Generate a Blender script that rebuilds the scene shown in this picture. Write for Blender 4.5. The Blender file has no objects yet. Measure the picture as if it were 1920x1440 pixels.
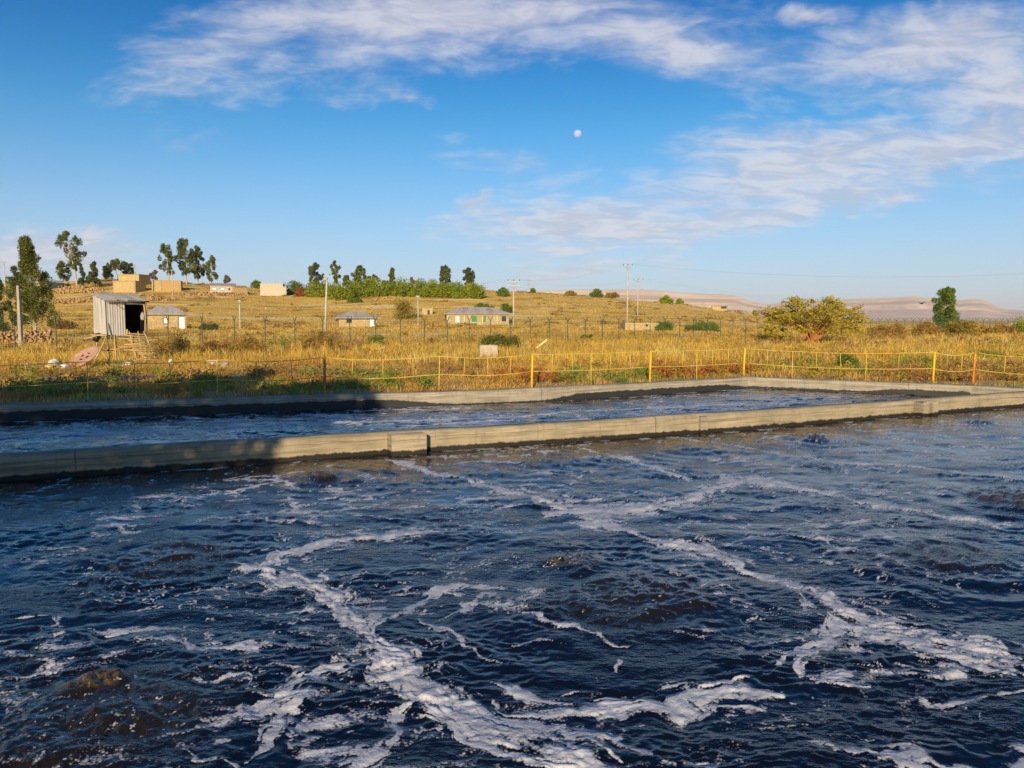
import bpy, math, random
import numpy as np
from mathutils import Vector, Matrix
random.seed(7)
rng = np.random.default_rng(11)
SC = bpy.context.scene
COL = SC.collection
R = math.radians
# ------------------------------------------------------------------ camera
CAM_H, FPX, PITCH = 2.25, 1450.0, math.atan(120.0 / 1450.0)
cam_d = bpy.data.cameras.new('camera'); cam = bpy.data.objects.new('camera', cam_d); COL.objects.link(cam)
cam.location = (0, 0, CAM_H); cam.rotation_euler = (R(90) - PITCH, 0, 0)
cam_d.sensor_width = 36; cam_d.lens = 36 * FPX / 1920; cam_d.clip_start = 0.05; cam_d.clip_end = 120000
SC.camera = cam
# ------------------------------------------------------------------ light
SUN_EL, SUN_AZ = R(16.0), R(187)            # sun low behind the camera, a little to its left
world = bpy.data.worlds.new('World'); SC.world = world; world.use_nodes = True
sun_d = bpy.data.lights.new('sun', 'SUN'); sun = bpy.data.objects.new('sun', sun_d); COL.objects.link(sun)
sun_d.energy = 5.0; sun_d.angle = R(0.5); sun_d.color = (1.0, 0.80, 0.52)
sv = Vector((math.sin(SUN_AZ) * math.cos(SUN_EL), math.cos(SUN_AZ) * math.cos(SUN_EL), math.sin(SUN_EL)))
sun.rotation_euler = sv.to_track_quat('Z', 'Y').to_euler(); sun.location = sv * 50
SC.view_settings.view_transform = 'Standard'; SC.view_settings.look = 'None'
SC.view_settings.exposure = 0.42; SC.view_settings.gamma = 1.0; SC.view_settings.use_curve_mapping = False
SC.cycles.max_bounces = 4; SC.cycles.volume_bounces = 0; SC.cycles.transparent_max_bounces = 8

# ------------------------------------------------------------------ node helper
class NT:
    def __init__(s, tree): s.t = tree; s.t.nodes.clear()
    def n(s, typ, ins=None, **kw):
        nd = s.t.nodes.new('ShaderNode' + typ)
        for k, v in kw.items(): setattr(nd, k, v)
        for k, v in (ins or {}).items():
            sock = nd.inputs[k]
            if isinstance(v, bpy.types.NodeSocket): s.t.links.new(v, sock)
            else: sock.default_value = v
        return nd
    def math(s, op, a, b=0.0, c=0.0, clamp=False):
        nd = s.n('Math', {0: a, 1: b, 2: c}, operation=op); nd.use_clamp = clamp; return nd.outputs[0]
    def noise(s, vec, scale, detail=4, rough=.55, dist=0.0):
        return s.n('TexNoise', {'Vector': vec, 'Scale': scale, 'Detail': detail, 'Roughness': rough, 'Distortion': dist}).outputs['Fac']
    def ss(s, v, a, b, lo=0.0, hi=1.0):
        return s.n('MapRange', {'Value': v, 'From Min': a, 'From Max': b, 'To Min': lo, 'To Max': hi}, interpolation_type='SMOOTHSTEP').outputs[0]
    def mix(s, f, a, b, mode='MIX'):
        nd = s.n('Mix', data_type='RGBA', blend_type=mode)
        for i, v in ((0, f), (6, a), (7, b)):
            if isinstance(v, bpy.types.NodeSocket): s.t.links.new(v, nd.inputs[i])
            else: nd.inputs[i].default_value = v if not isinstance(v, tuple) or len(v) == 4 else (*v, 1)
        return nd.outputs[2]
    def map(s, vec, loc=(0, 0, 0), rot=(0, 0, 0), sc=(1, 1, 1)):
        return s.n('Mapping', {'Vector': vec, 'Location': loc, 'Rotation': rot, 'Scale': sc}).outputs[0]

# ------------------------------------------------------------------ pixel of the photograph -> world
def ray(x, y):
    a, b = x - 960.0, 720.0 - y
    return np.array([a, b * math.sin(PITCH) + FPX * math.cos(PITCH), b * math.cos(PITCH) - FPX * math.sin(PITCH)])
def at_z(x, y, z):
    d = ray(x, y); t = (z - CAM_H) / d[2]; return np.array([d[0] * t, d[1] * t, z])
def at_d(x, y, D):
    d = ray(x, y); t = D / d[1]; return np.array([d[0] * t, D, CAM_H + d[2] * t])

# ------------------------------------------------------------------ world: sky with thin evening cloud
def build_sky():
    t = NT(world.node_tree)
    sky = t.n('TexSky', sky_type='NISHITA', sun_disc=False, sun_elevation=SUN_EL, sun_rotation=SUN_AZ, altitude=1500, air_density=1.0, dust_density=1.2, ozone_density=4.0)
    d = t.n('TexCoord').outputs['Generated']
    sep = t.n('SeparateXYZ', {0: d}); X, Y, Z = sep.outputs
    base = t.n('HueSaturation', {'Hue': 0.490, 'Saturation': 1.24, 'Value': 1.75, 'Color': sky.outputs[0]}).outputs[0]
    base = t.mix(t.ss(Z, .22, .385), base, t.mix(1.0, base, (.02, .66, .90), 'MULTIPLY'))          # deep dry-air blue overhead
    glow = t.n('VectorMath', {0: d, 1: tuple(sv)}, operation='DOT_PRODUCT').outputs['Value']
    base = t.mix(t.math('MULTIPLY', t.ss(Z, .27, -.08, 0.0, .92), t.ss(glow, .75, .1)), base, (7.0, 7.9, 10.0))            # pale dry-season haze low in the sky, all round
    # cloud sheet seen at a slant: position on a high plane
    zz = t.math('MAXIMUM', t.math('ADD', Z, 0.24), 0.04)
    pl = t.n('VectorMath', {0: d, 1: t.n('CombineXYZ', {0: zz, 1: zz, 2: 1e6}).outputs[0]}, operation='DIVIDE').outputs[0]
    n1 = t.noise(t.map(pl, rot=(0, 0, R(18)), sc=(0.75, 1.0, 1)), 3.0, 8, .66, .7)
    n2 = t.noise(t.map(pl, loc=(3.1, 1.7, 0), rot=(0, 0, R(18)), sc=(0.65, 1.15, 1)), 11.0, 5, .62, .6)
    # where the banks of cloud stand in the sky (tangent of azimuth and of elevation in front of the camera)
    ya = t.math('MAXIMUM', Y, 0.05)
    ae = t.n('VectorMath', {0: d, 1: t.n('CombineXYZ', {0: ya, 1: 1e6, 2: ya}).outputs[0]}, operation='DIVIDE').outputs[0]
    wob = t.n('TexNoise', {'Vector': ae, 'Scale': 6.0, 'Detail': 4.0, 'Roughness': .6}).outputs['Color']
    ae = t.n('VectorMath', {0: wob, 1: (.13, 0, .11), 2: ae}, operation='MULTIPLY_ADD').outputs[0]
    banks = [  # x, y, half width, half height (photo pixels), tilt in degrees, weight
        (860, 40, 560, 85, 2, 1.0), (1190, 62, 300, 70, -8, .85), (430, 105, 300, 85, 8, .66), (640, 125, 420, 60, 6, .42),
        (1720, 100, 380, 85, 8, 1.0), (1650, 180, 330, 65, 8, .62), (1900, 160, 200, 120, 0, .8),
        (1500, 320, 620, 100, 11, .86), (1820, 262, 320, 52, 12, 1.0), (1120, 415, 350, 60, 4, .98), (1430, 395, 400, 48, 9, .9),
        (960, 310, 150, 32, -14, .42), (755, 163, 100, 22, -6, .55), (893, 384, 42, 26, 0, .85), (345, 252, 90, 30, 0, .5), (845, 233, 48, 22, 0, .2),
        (1525, 32, 78, 26, 12, .85), (70, 462, 300, 42, -6, .85), (1080, 494, 220, 32, 4, .7), (1690, 372, 90, 20, 14, .75)]
    tot = None
    for (bx, by, hw, hh, tilt, wt) in banks:
        r = ray(bx, by); ca, ce = r[0] / r[1] + .065, r[2] / r[1] + .055
        nd = t.n('Mapping', {'Vector': ae, 'Location': (ca, 0, ce), 'Rotation': (0, -R(tilt), 0), 'Scale': (hw * 1.3 / FPX, 1, hh * 1.3 / FPX)}, vector_type='TEXTURE')
        ln = t.n('VectorMath', {0: nd.outputs[0]}, operation='LENGTH').outputs['Value']
        m = t.n('MapRange', {'Value': ln, 'From Min': 1.0, 'From Max': .1, 'To Min': 0.0, 'To Max': wt}).outputs[0]
        tot = m if tot is None else t.math('MAXIMUM', tot, m)
    front = t.math('GREATER_THAN', Y, 0.05)
    tot = t.math('MULTIPLY', tot, front)
    # elsewhere the same loose cloud goes on at random
    side = t.ss(t.math('DIVIDE', t.math('ABSOLUTE', X), ya), .75, 1.1)
    side = t.math('MAXIMUM', side, t.math('SUBTRACT', 1.0, front))
    rest = t.math('MULTIPLY', t.ss(t.noise(t.map(pl, loc=(9, 4, 0), sc=(.5, 1, 1)), .55, 2), .5, .72, 0.0, .85), side)
    tot = t.math('MAXIMUM', tot, rest)
    tex = t.math('ADD', t.math('MULTIPLY', n1, .75), t.math('MULTIPLY', n2, .36))     # about .62 mean
    dens = t.math('ADD', t.math('MULTIPLY', tot, 1.25), t.math('MULTIPLY', t.math('SUBTRACT', tex, .555), 2.7))
    dens = t.math('MULTIPLY', t.ss(dens, .10, 1.25), t.ss(tot, 0.0, .22))
    lit = t.mix(t.ss(n2, .38, .62), (7.3, 7.5, 8.9), (9.8, 9.7, 10.4))
    col = t.mix(t.math('MULTIPLY', dens, .80), base, lit)
    bg = t.n('Background', {'Color': col, 'Strength': 0.057})
    out = t.n('OutputWorld'); t.t.links.new(bg.outputs[0], out.inputs[0])
    world.cycles.sampling_method = 'MANUAL'; world.cycles.sample_map_resolution = 512
build_sky()

# ------------------------------------------------------------------ noise (numpy)
_perm = np.random.default_rng(5).permutation(512)
_perm = np.concatenate([_perm, _perm])
_ang = np.random.default_rng(6).uniform(0, 2 * np.pi, 512); _gx, _gy = np.cos(_ang), np.sin(_ang)
def perlin(x, y, seed=0):
    x = np.asarray(x, dtype=np.float64) + seed * 17.31; y = np.asarray(y, dtype=np.float64) + seed * 7.77
    xi = np.floor(x).astype(np.int64); yi = np.floor(y).astype(np.int64); xf = x - xi; yf = y - yi
    xi &= 511; yi &= 511; x1 = (xi + 1) & 511; y1 = (yi + 1) & 511
    u = xf * xf * xf * (xf * (xf * 6 - 15) + 10); v = yf * yf * yf * (yf * (yf * 6 - 15) + 10)
    def g(ix, iy, fx, fy):
        h = _perm[_perm[ix] + iy] & 511
        return _gx[h] * fx + _gy[h] * fy
    a = g(xi, yi, xf, yf); b = g(x1, yi, xf - 1, yf); c = g(xi, y1, xf, yf - 1); d = g(x1, y1, xf - 1, yf - 1)
    return (a + u * (b - a)) * (1 - v) + (c + u * (d - c)) * v          # about -.7 .. .7
def fbm(x, y, oct=4, seed=0, gain=.5, lac=2.03):
    s = 0; amp = 1.0
    for i in range(oct):
        s = s + amp * perlin(x, y, seed + i * 3); amp *= gain; x = x * lac; y = y * lac
    return s
def sstep(a, b, x):
    t = np.clip((x - a) / (b - a), 0, 1); return t * t * (3 - 2 * t)

# ------------------------------------------------------------------ materials
def principled(t, col, rough=.8, bump=None, bstr=.3, bdist=.02, spec=.3, **kw):
    ins = {'Base Color': col if isinstance(col, bpy.types.NodeSocket) else (*col, 1), 'Roughness': rough, 'Specular IOR Level': spec}
    ins.update(kw)
    p = t.n('BsdfPrincipled', ins)
    if bump is not None:
        b = t.n('Bump', {'Height': bump, 'Strength': bstr, 'Distance': bdist}); t.t.links.new(b.outputs[0], p.inputs['Normal'])
    return p
def finish(t, shader):
    o = t.n('OutputMaterial'); t.t.links.new(shader.outputs[0] if hasattr(shader, 'outputs') else shader, o.inputs[0])
def newmat(name):
    m = bpy.data.materials.new(name); m.use_nodes = True; return m, NT(m.node_tree)
def M_rough(name, c1, c2, scale=6.0, rough=.85, c3=None, spec=.25, bstr=.4, bdist=.01, stretch=(1, 1, 1), metallic=0.0):
    m, t = newmat(name); v = t.map(t.n('TexCoord').outputs['Object'], sc=stretch)
    n = t.noise(v, scale, 6, .62); f = t.noise(v, scale * 7, 3)
    c = t.mix(t.ss(n, .36, .64), c1, c2)
    if c3: c = t.mix(t.ss(t.noise(t.map(v, loc=(5, 3, 1)), scale * .6, 5), .56, .68), c, c3)
    c = t.mix(.35, c, t.mix(f, (.35, .35, .35), (.75, .75, .75)), 'OVERLAY')
    finish(t, principled(t, c, rough, t.math('ADD', n, t.math('MULTIPLY', f, .4)), bstr, bdist, spec, Metallic=metallic)); return m
def M_vcol(name, rough=.8, spec=.2, trans=0.0):
    m, t = newmat(name); a = t.n('Attribute', attribute_name='col').outputs['Color']
    p = principled(t, a, rough, spec=spec)
    if trans:
        tr = t.n('BsdfTranslucent', {'Color': a}); mx = t.n('MixShader', {0: trans, 1: p.outputs[0], 2: tr.outputs[0]}); finish(t, mx)
    else: finish(t, p)
    return m

# ------------------------------------------------------------------ object helpers
def tag(o, label=None, cat=None, group=None, kind=None):
    if label: o['label'] = label
    if cat: o['category'] = cat
    if group: o['group'] = group
    if kind: o['kind'] = kind
    return o
def empty(name, loc, rz=0.0):
    o = bpy.data.objects.new(name, None); COL.objects.link(o); o.location = tuple(map(float, loc)); o.rotation_euler = (0, 0, rz); o.empty_display_size = .2
    return o
def link(name, me, mat, parent=None):
    o = bpy.data.objects.new(name, me); COL.objects.link(o)
    if mat is not None and not me.materials: me.materials.append(mat)
    if parent is not None: o.parent = parent
    return o
def np_mesh(name, V, F, mat=None, parent=None, attrs=None, col=None, smooth=False, uv=None):
    V = np.asarray(V, dtype=np.float32); F = np.asarray(F, dtype=np.int32)
    me = bpy.data.meshes.new(name); k = F.shape[1]
    me.vertices.add(len(V)); me.vertices.foreach_set('co', V.ravel())
    me.loops.add(F.size); me.loops.foreach_set('vertex_index', F.ravel())
    me.polygons.add(len(F)); me.polygons.foreach_set('loop_start', np.arange(0, F.size, k, dtype=np.int32))
    if smooth: me.polygons.foreach_set('use_smooth', np.ones(len(F), dtype=bool))
    me.update(calc_edges=True)
    for n, a in (attrs or {}).items():
        at = me.attributes.new(n, 'FLOAT', 'POINT'); at.data.foreach_set('value', np.asarray(a, dtype=np.float32).ravel())
    if col is not None:
        at = me.attributes.new('col', 'FLOAT_COLOR', 'POINT'); c4 = np.ones((len(V), 4), dtype=np.float32); c4[:, :3] = col; at.data.foreach_set('color', c4.ravel())
    if uv is not None:
        l = me.uv_layers.new(name='uv'); l.data.foreach_set('uv', np.asarray(uv, dtype=np.float32)[F.ravel()].ravel())
    return link(name, me, mat, parent)
class MB:
    def __init__(s): s.v = []; s.f = []
    def poly(s, pts):
        i = len(s.v); s.v += [tuple(map(float, p)) for p in pts]; s.f.append(tuple(range(i, i + len(pts)))); return s
    def hexa(s, p):          # 8 points: bottom 0-3 ccw, top 4-7
        i = len(s.v); s.v += [tuple(map(float, q)) for q in p]
        s.f += [(i+3, i+2, i+1, i), (i+4, i+5, i+6, i+7), (i, i+1, i+5, i+4), (i+1, i+2, i+6, i+5), (i+2, i+3, i+7, i+6), (i+3, i, i+4, i+7)]; return s
    def box(s, x0, x1, y0, y1, z0, z1):
        return s.hexa([(x0, y0, z0), (x1, y0, z0), (x1, y1, z0), (x0, y1, z0), (x0, y0, z1), (x1, y0, z1), (x1, y1, z1), (x0, y1, z1)])
    def tube(s, pts, rad, n=6, cap=True):
        pts = [Vector(p) for p in pts]; rad = rad if isinstance(rad, (list, tuple)) else [rad] * len(pts)
        i0 = len(s.v); up = None
        for k, p in enumerate(pts):
            d = (pts[min(k+1, len(pts)-1)] - pts[max(k-1, 0)]).normalized()
            if up is None: up = Vector((1, 0, 0)) if abs(d.z) > .8 else Vector((0, 0, 1))
            a = d.cross(up).normalized(); b = d.cross(a).normalized()
            for j in range(n):
                th = 2 * math.pi * j / n; s.v.append(tuple(p + (a * math.cos(th) + b * math.sin(th)) * rad[k]))
        for k in range(len(pts) - 1):
            for j in range(n):
                q = i0 + k * n; s.f.append((q + j, q + (j + 1) % n, q + n + (j + 1) % n, q + n + j))
        if cap:
            s.f.append(tuple(i0 + j for j in range(n))[::-1]); q = i0 + (len(pts) - 1) * n; s.f.append(tuple(q + j for j in range(n)))
        return s
    def lathe(s, prof, n=14, c=(0, 0, 0)):
        i0 = len(s.v)
        for (r, z) in prof:
            for j in range(n):
                th = 2 * math.pi * j / n; s.v.append((c[0] + r * math.cos(th), c[1] + r * math.sin(th), c[2] + z))
        for k in range(len(prof) - 1):
            for j in range(n):
                q = i0 + k * n; s.f.append((q + j, q + (j + 1) % n, q + n + (j + 1) % n, q + n + j))
        s.f.append(tuple(i0 + j for j in range(n))[::-1]); q = i0 + (len(prof) - 1) * n; s.f.append(tuple(q + j for j in range(n)))
        return s
    def build(s, name, mat, parent=None, smooth=False):
        me = bpy.data.meshes.new(name); me.from_pydata(s.v, [], s.f); me.update()
        if smooth: me.polygons.foreach_set('use_smooth', [True] * len(me.polygons))
        return link(name, me, mat, parent)
def copy_tree(o, parent=None):
    c = o.copy(); COL.objects.link(c); c.parent = parent
    for ch in list(o.children): copy_tree(ch, c)
    return c

# ------------------------------------------------------------------ terrain
_hp = [(-900, 520), (-200, 528), (0, 533), (100, 531), (200, 523), (300, 527), (420, 537), (500, 545), (560, 546), (700, 540), (880, 541), (930, 545), (1000, 548), (1060, 551), (1130, 556), (1220, 565), (1300, 573), (1370, 583), (1430, 594), (1500, 600.5), (3200, 600.5)]
_hu = np.array([(p[0] - 960) / (FPX * math.cos(PITCH) + (720 - p[1]) * math.sin(PITCH)) for p in _hp])
_hz = np.array([max(0.0, at_d(p[0], p[1], 300)[2] - 2.0 * (p[1] > 598)) for p in _hp])
_pd = np.array([0, 85, 120, 170, 205, 235, 265, 290, 300, 345, 500, 900.0]); _pv = np.array([0, 0, .045, .095, .33, .58, .84, .98, 1, 1, .6, 0])
def terrain(X, Y):
    X = np.asarray(X, dtype=float); Y = np.asarray(Y, dtype=float)
    u = X / np.maximum(Y, 1.0)
    p = np.interp(Y, _pd, _pv); H = np.interp(u, _hu, _hz)
    z = H * p
    r = np.hypot(X, Y)
    z = z + p * (fbm(X / 60, Y / 30, 3, 31) * .9 + fbm(X / 9, Y / 5, 2, 33) * .25)
    # low terraces on the left slope
    tl = sstep(-.28, -.36, u) * p
    st = np.floor(z / 1.1) * 1.1 + 1.1 * sstep(.15, .75, z / 1.1 - np.floor(z / 1.1))
    z = z + (st - z) * tl * .6
    near = sstep(24, 34, Y) * (1 - sstep(300, 900, r))
    z = z + near * (fbm(X / 6.5, Y / 6.5, 3, 41) * .10) - 0.04
    return z
def hit(x, y, d0=25.0, d1=345.0):
    D = np.arange(d0, d1, .5); r = ray(x, y); t = D / r[1]
    z = CAM_H + r[2] * t; tz = terrain(r[0] * t, D)
    i = np.argmax(z <= tz)
    if z[i] > tz[i]: i = np.argmin(z - tz)
    return np.array([r[0] * t[i], D[i], float(tz[i])])
# ------------------------------------------------------------------ basin outline (z = 0 is the top of the walls)
WATER = -0.43
FAR_PX = [(0, 757), (200, 751), (400, 745.5), (607, 739), (800, 733.5), (997, 727), (1200, 717), (1395, 706)]
END_PX = [(1395, 706), (1610, 714), (1825, 721.5)]
DIV_PX = [(0, 849), (250, 834), (480, 821.5), (720, 806), (960, 794), (1200, 780.5), (1400, 769), (1695, 748), (1920, 733)]
far = [at_z(x, y, 0)[:2] for x, y in FAR_PX]; endw = [at_z(x, y, 0)[:2] for x, y in END_PX]; div = [at_z(x, y, 0)[:2] for x, y in DIV_PX]
def ext(p, q, L): d = (q - p) / np.linalg.norm(q - p); return q + d * L
far = [ext(far[1], far[0], 14.0)] + far
div = [ext(div[1], div[0], 16.5)] + div + [ext(div[-2], div[-1], 9.0)]
endw = endw + [np.array([17.9, 24.95])]
RIGHT = np.array([27.0, 12.5]); NEAR_R = np.array([0.0, 1.0]); NEAR_L = np.array([-24.5, 0.6])
hole = np.array([far[0]] + far[1:] + endw[1:] + [div[-1], RIGHT, NEAR_R, NEAR_L])
def inside(P, poly):
    x, y = P[:, 0], P[:, 1]; r = np.zeros(len(P), bool); n = len(poly)
    for i in range(n):
        (x0, y0), (x1, y1) = poly[i], poly[(i + 1) % n]
        c = ((y0 > y) != (y1 > y)) & (x < (x1 - x0) * (y - y0) / ((y1 - y0) + 1e-12) + x0); r ^= c
    return r
def poly_dist(P, line):
    best = np.full(len(P), 1e9)
    for a, b in zip(line[:-1], line[1:]):
        d = b - a; L2 = d @ d; t = np.clip(((P - a) @ d) / L2, 0, 1); q = P - a - t[:, None] * d
        best = np.minimum(best, np.hypot(q[:, 0], q[:, 1]))
    return best
def poly_coords(P, line):
    best = np.full(len(P), 1e9); S = np.zeros(len(P)); D = np.zeros(len(P)); s0 = 0.0
    for a, b in zip(line[:-1], line[1:]):
        d = b - a; L = math.sqrt(d @ d); t = np.clip(((P - a) @ d) / (L * L), 0, 1); q = P - a - t[:, None] * d; r = np.hypot(q[:, 0], q[:, 1]); k = r < best
        best[k] = r[k]; S[k] = s0 + t[k] * L; D[k] = np.sign(d[0] * q[k, 1] - d[1] * q[k, 0]) * r[k]; s0 += L
    return best, S, D
# ------------------------------------------------------------------ ground sheet
def axis(lo, hi, step, far_lo, far_hi, g=1.045):
    a = list(np.arange(lo, hi, step)); s = step; x = a[-1]; up = []
    while x < far_hi: s = min(s * g, 900); x += s; up.append(x)
    s = step; x = lo; dn = []
    while x > far_lo: s = min(s * g, 900); x -= s; dn.append(x)
    return np.array(dn[::-1] + a + up)
def build_ground():
    xs = axis(-27, 30, .3, -13000, 13000); ys = axis(-2, 33, .3, -3000, 12500, 1.03)
    X, Y = np.meshgrid(xs, ys); nx, ny = len(xs), len(ys)
    P = np.stack([X.ravel(), Y.ravel()], 1); Z = terrain(P[:, 0], P[:, 1])
    idx = np.arange(nx * ny).reshape(ny, nx)
    F = np.stack([idx[:-1, :-1], idx[:-1, 1:], idx[1:, 1:], idx[1:, :-1]], -1).reshape(-1, 4)
    C = P[F].mean(1)
    ins = inside(C, hole)
    F = F[~ins]
    m, t = newmat('dry_ground'); pos = t.n('NewGeometry').outputs['Position']
    v = t.map(pos, sc=(1, 1, 0))
    n0 = t.noise(t.map(v, sc=(.6, 1, 1)), .045, 6, .6); n1 = t.noise(v, .35, 6, .65); n2 = t.noise(v, 2.4, 5, .7); n3 = t.noise(t.map(v, sc=(.5, 1.3, 1)), .12, 8, .7)
    c = t.mix(t.ss(n0, .38, .62), (.68, .44, .095), (.76, .53, .145))
    c = t.mix(t.ss(n3, .47, .60), c, (.42, .25, .065))
    c = t.mix(t.ss(n1, .55, .72), c, (.72, .51, .17))
    c = t.mix(t.ss(t.noise(t.map(v, loc=(31, 7, 0)), .09, 6, .65), .58, .70), c, (.33, .27, .07))
    c = t.mix(t.ss(n2, .52, .75), c, (.40, .23, .055))
    c = t.mix(t.ss(t.noise(t.map(v, loc=(11, 3, 0), sc=(.45, 1.2, 1)), .06, 5, .6), .54, .64), c, (.80, .62, .30))
    # bare soil strip by the basin
    a = t.n('Attribute', attribute_name='bare').outputs['Fac']
    soil = t.mix(t.ss(n2, .4, .65), (.42, .31, .18), (.32, .23, .13))
    soil = t.mix(t.ss(n1, .5, .62), soil, (.52, .41, .25))
    c = t.mix(a, c, soil)
    finish(t, principled(t, c, .95, t.math('ADD', n2, t.math('MULTIPLY', n1, 2.0)), .9, .15, .1))
    d = poly_dist(P, np.array(far[:] + endw[1:]))
    bare = (1 - sstep(2.0, 4.5, d + fbm(P[:, 0] / 3, P[:, 1] / 3, 3, 77) * 2.0)) * .9
    u = P[:, 0] / np.maximum(P[:, 1], 1)
    path = np.exp(-((P[:, 1] - (31.5 + .16 * (P[:, 0] + 12))) / 1.5) ** 2) * sstep(-.02, -.25, u) * (P[:, 1] > 0)
    bare = np.maximum(bare, path)
    o = np_mesh('ground', np.stack([P[:, 0], P[:, 1], Z], 1), F, m, attrs={'bare': bare}, smooth=True)
    tag(o, 'dry golden plain rising to a low hill on the left', 'ground', kind='structure')
build_ground()
# ------------------------------------------------------------------ mesas on the horizon
def build_mesa(name, sk, D0, D1, D2, label, seed, c1, c2):
    us = np.linspace(-.35, 1.35, 420)
    xs = [(p[0] - 960) / (FPX * math.cos(PITCH) + (720 - p[1]) * math.sin(PITCH)) for p in sk]; hs = [at_d(p[0], p[1], D1)[2] for p in sk]
    top = np.maximum(np.interp(us, xs, hs), 0)
    prof = [(0, 0), (.12, .06), (.25, .15), (.4, .27), (.52, .40), (.60, .46), (.64, .62), (.70, .66), (.78, .72), (.86, .78), (.92, .82), (.95, .97), (1.0, 1.0), (1.4, .99), (2.2, .95)]
    V = []
    for (k, h) in prof:
        gul = fbm(us * 26 + k * 1.5, us * 0 + k * 2 + seed, 4, seed) * (1 - abs(2 * k - 1) if k < 1 else 0)
        D = D0 + (D1 - D0) * min(k, 1) + (D2 - D1) * max(0, k - 1) / 1.2 + gul * (D1 - D0) * .13
        z = top * np.clip(h + (gul * .06 if k < .95 else 0), 0, 1) + (-6 if k == 0 else 0)
        V.append(np.stack([us * D, D * np.ones_like(us), z], 1))
    n = len(us); V = np.concatenate(V); idx = np.arange(len(V)).reshape(-1, n)
    F = np.stack([idx[:-1, :-1], idx[:-1, 1:], idx[1:, 1:], idx[1:, :-1]], -1).reshape(-1, 4)
    m, t = newmat(name + '_rock'); pos = t.n('NewGeometry').outputs['Position']
    nz = t.noise(t.map(pos, sc=(.0012, .0012, .05)), 1.0, 6, .6); n2 = t.noise(t.map(pos, sc=(.004, .004, .02)), 1.0, 5, .6)
    c = t.mix(t.ss(nz, .42, .58), c1, c2); c = t.mix(t.ss(n2, .5, .7), c, (.66, .52, .42))
    finish(t, principled(t, c, .95, spec=.1))
    tag(np_mesh(name, V, F, m, smooth=True), label, 'hills', kind='structure')
build_mesa('mesa', [(600, 556), (900, 550), (1000, 546), (1080, 543), (1200, 543), (1235, 545), (1290, 550), (1375, 553), (1388, 557), (1400, 563), (1425, 569), (1500, 580), (1560, 592), (1600, 600), (3000, 600)], 4200, 5200, 7000, 'long flat topped pink mesa behind the hill', 3, (.62, .47, .36), (.50, .38, .30))
build_mesa('mesa', [(1300, 600), (1380, 585), (1440, 571), (1500, 566), (1590, 561), (1690, 557.5), (1712, 556), (1760, 560), (1800, 563), (1822, 561), (1845, 562), (1858, 570), (1872, 577), (1890, 581), (1920, 582), (2300, 588), (3000, 590)], 5200, 6600, 9000, 'hazy mauve mesa on the right horizon', 9, (.56, .43, .36), (.46, .35, .30))
# ------------------------------------------------------------------ concrete walls
def M_concrete(name, wet, wet_dark_col, base=((.31, .26, .175), (.245, .205, .135), (.37, .315, .22))):
    m, t = newmat(name); uv = t.n('UVMap').outputs[0]; st = t.n('Attribute', attribute_name='dark_band').outputs['Fac']
    s = t.n('SeparateXYZ', {0: uv}); v = s.outputs[1]
    board = t.noise(t.map(uv, sc=(.35, 9, 1)), 1.6, 5, .6); blot = t.noise(uv, 2.2, 6, .65); fine = t.noise(uv, 38, 4, .7); drip = t.noise(t.map(uv, sc=(5, .5, 1)), 3, 4)
    c = t.mix(t.ss(blot, .38, .62), base[0], base[1]); c = t.mix(t.ss(board, .52, .66), c, base[2])
    c = t.mix(t.math('MULTIPLY', t.ss(board, .46, .36), .55), c, (.12, .10, .07))
    c = t.mix(t.math('MULTIPLY', t.ss(drip, .55, .72), .35), c, (.13, .115, .08))
    c = t.mix(.3, c, t.mix(fine, (.3, .3, .3), (.8, .8, .8)), 'OVERLAY')
    crack = t.math('ABSOLUTE', t.math('SUBTRACT', v, t.math('ADD', .30, t.math('MULTIPLY', t.math('SUBTRACT', t.noise(t.map(uv, sc=(1, 0, 1)), 1.3, 6, .7), .5), .12))))
    c = t.mix(t.math('MULTIPLY', t.ss(crack, .008, .002), .8), c, (.10, .085, .06))
    jn = t.math('ABSOLUTE', t.math('SUBTRACT', t.math('FRACT', t.math('MULTIPLY', s.outputs[0], .085)), .5))
    c = t.mix(t.math('MULTIPLY', t.ss(jn, .0018, .0006), .6), c, (.07, .06, .045))
    c = t.mix(t.math('MULTIPLY', t.ss(t.noise(t.map(uv, sc=(1, .35, 1)), .9, 7, .7), .55, .68), .45), c, (.17, .15, .105))
    edge = t.math('ADD', t.math('ADD', wet, t.math('MULTIPLY', st, .34)), t.math('MULTIPLY', t.math('SUBTRACT', t.noise(t.map(uv, sc=(1, .15, 1)), 3.0, 8, .7), .5), .20))  # dark edge above the waterline, higher where the attribute is set
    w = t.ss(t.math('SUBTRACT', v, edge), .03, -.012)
    c = t.mix(w, c, wet_dark_col)
    r = t.math('SUBTRACT', .9, t.math('MULTIPLY', w, .35))
    finish(t, principled(t, c, r, t.math('ADD', t.math('MULTIPLY', board, .8), t.math('MULTIPLY', fine, .35)), .55, .02, .25))
    return m
def offset_line(L, d):
    L = np.array(L); out = []
    for i in range(len(L)):
        n = np.zeros(2)
        for j in (i - 1, i):
            if 0 <= j < len(L) - 1:
                e = (L[j + 1] - L[j]); e = e / np.linalg.norm(e); n += np.array([e[1], -e[0]])
        n /= np.linalg.norm(n); e = L[min(i + 1, len(L) - 1)] - L[max(i - 1, 0)]
        out.append(L[i] + n * d)
    return np.array(out)
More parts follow.
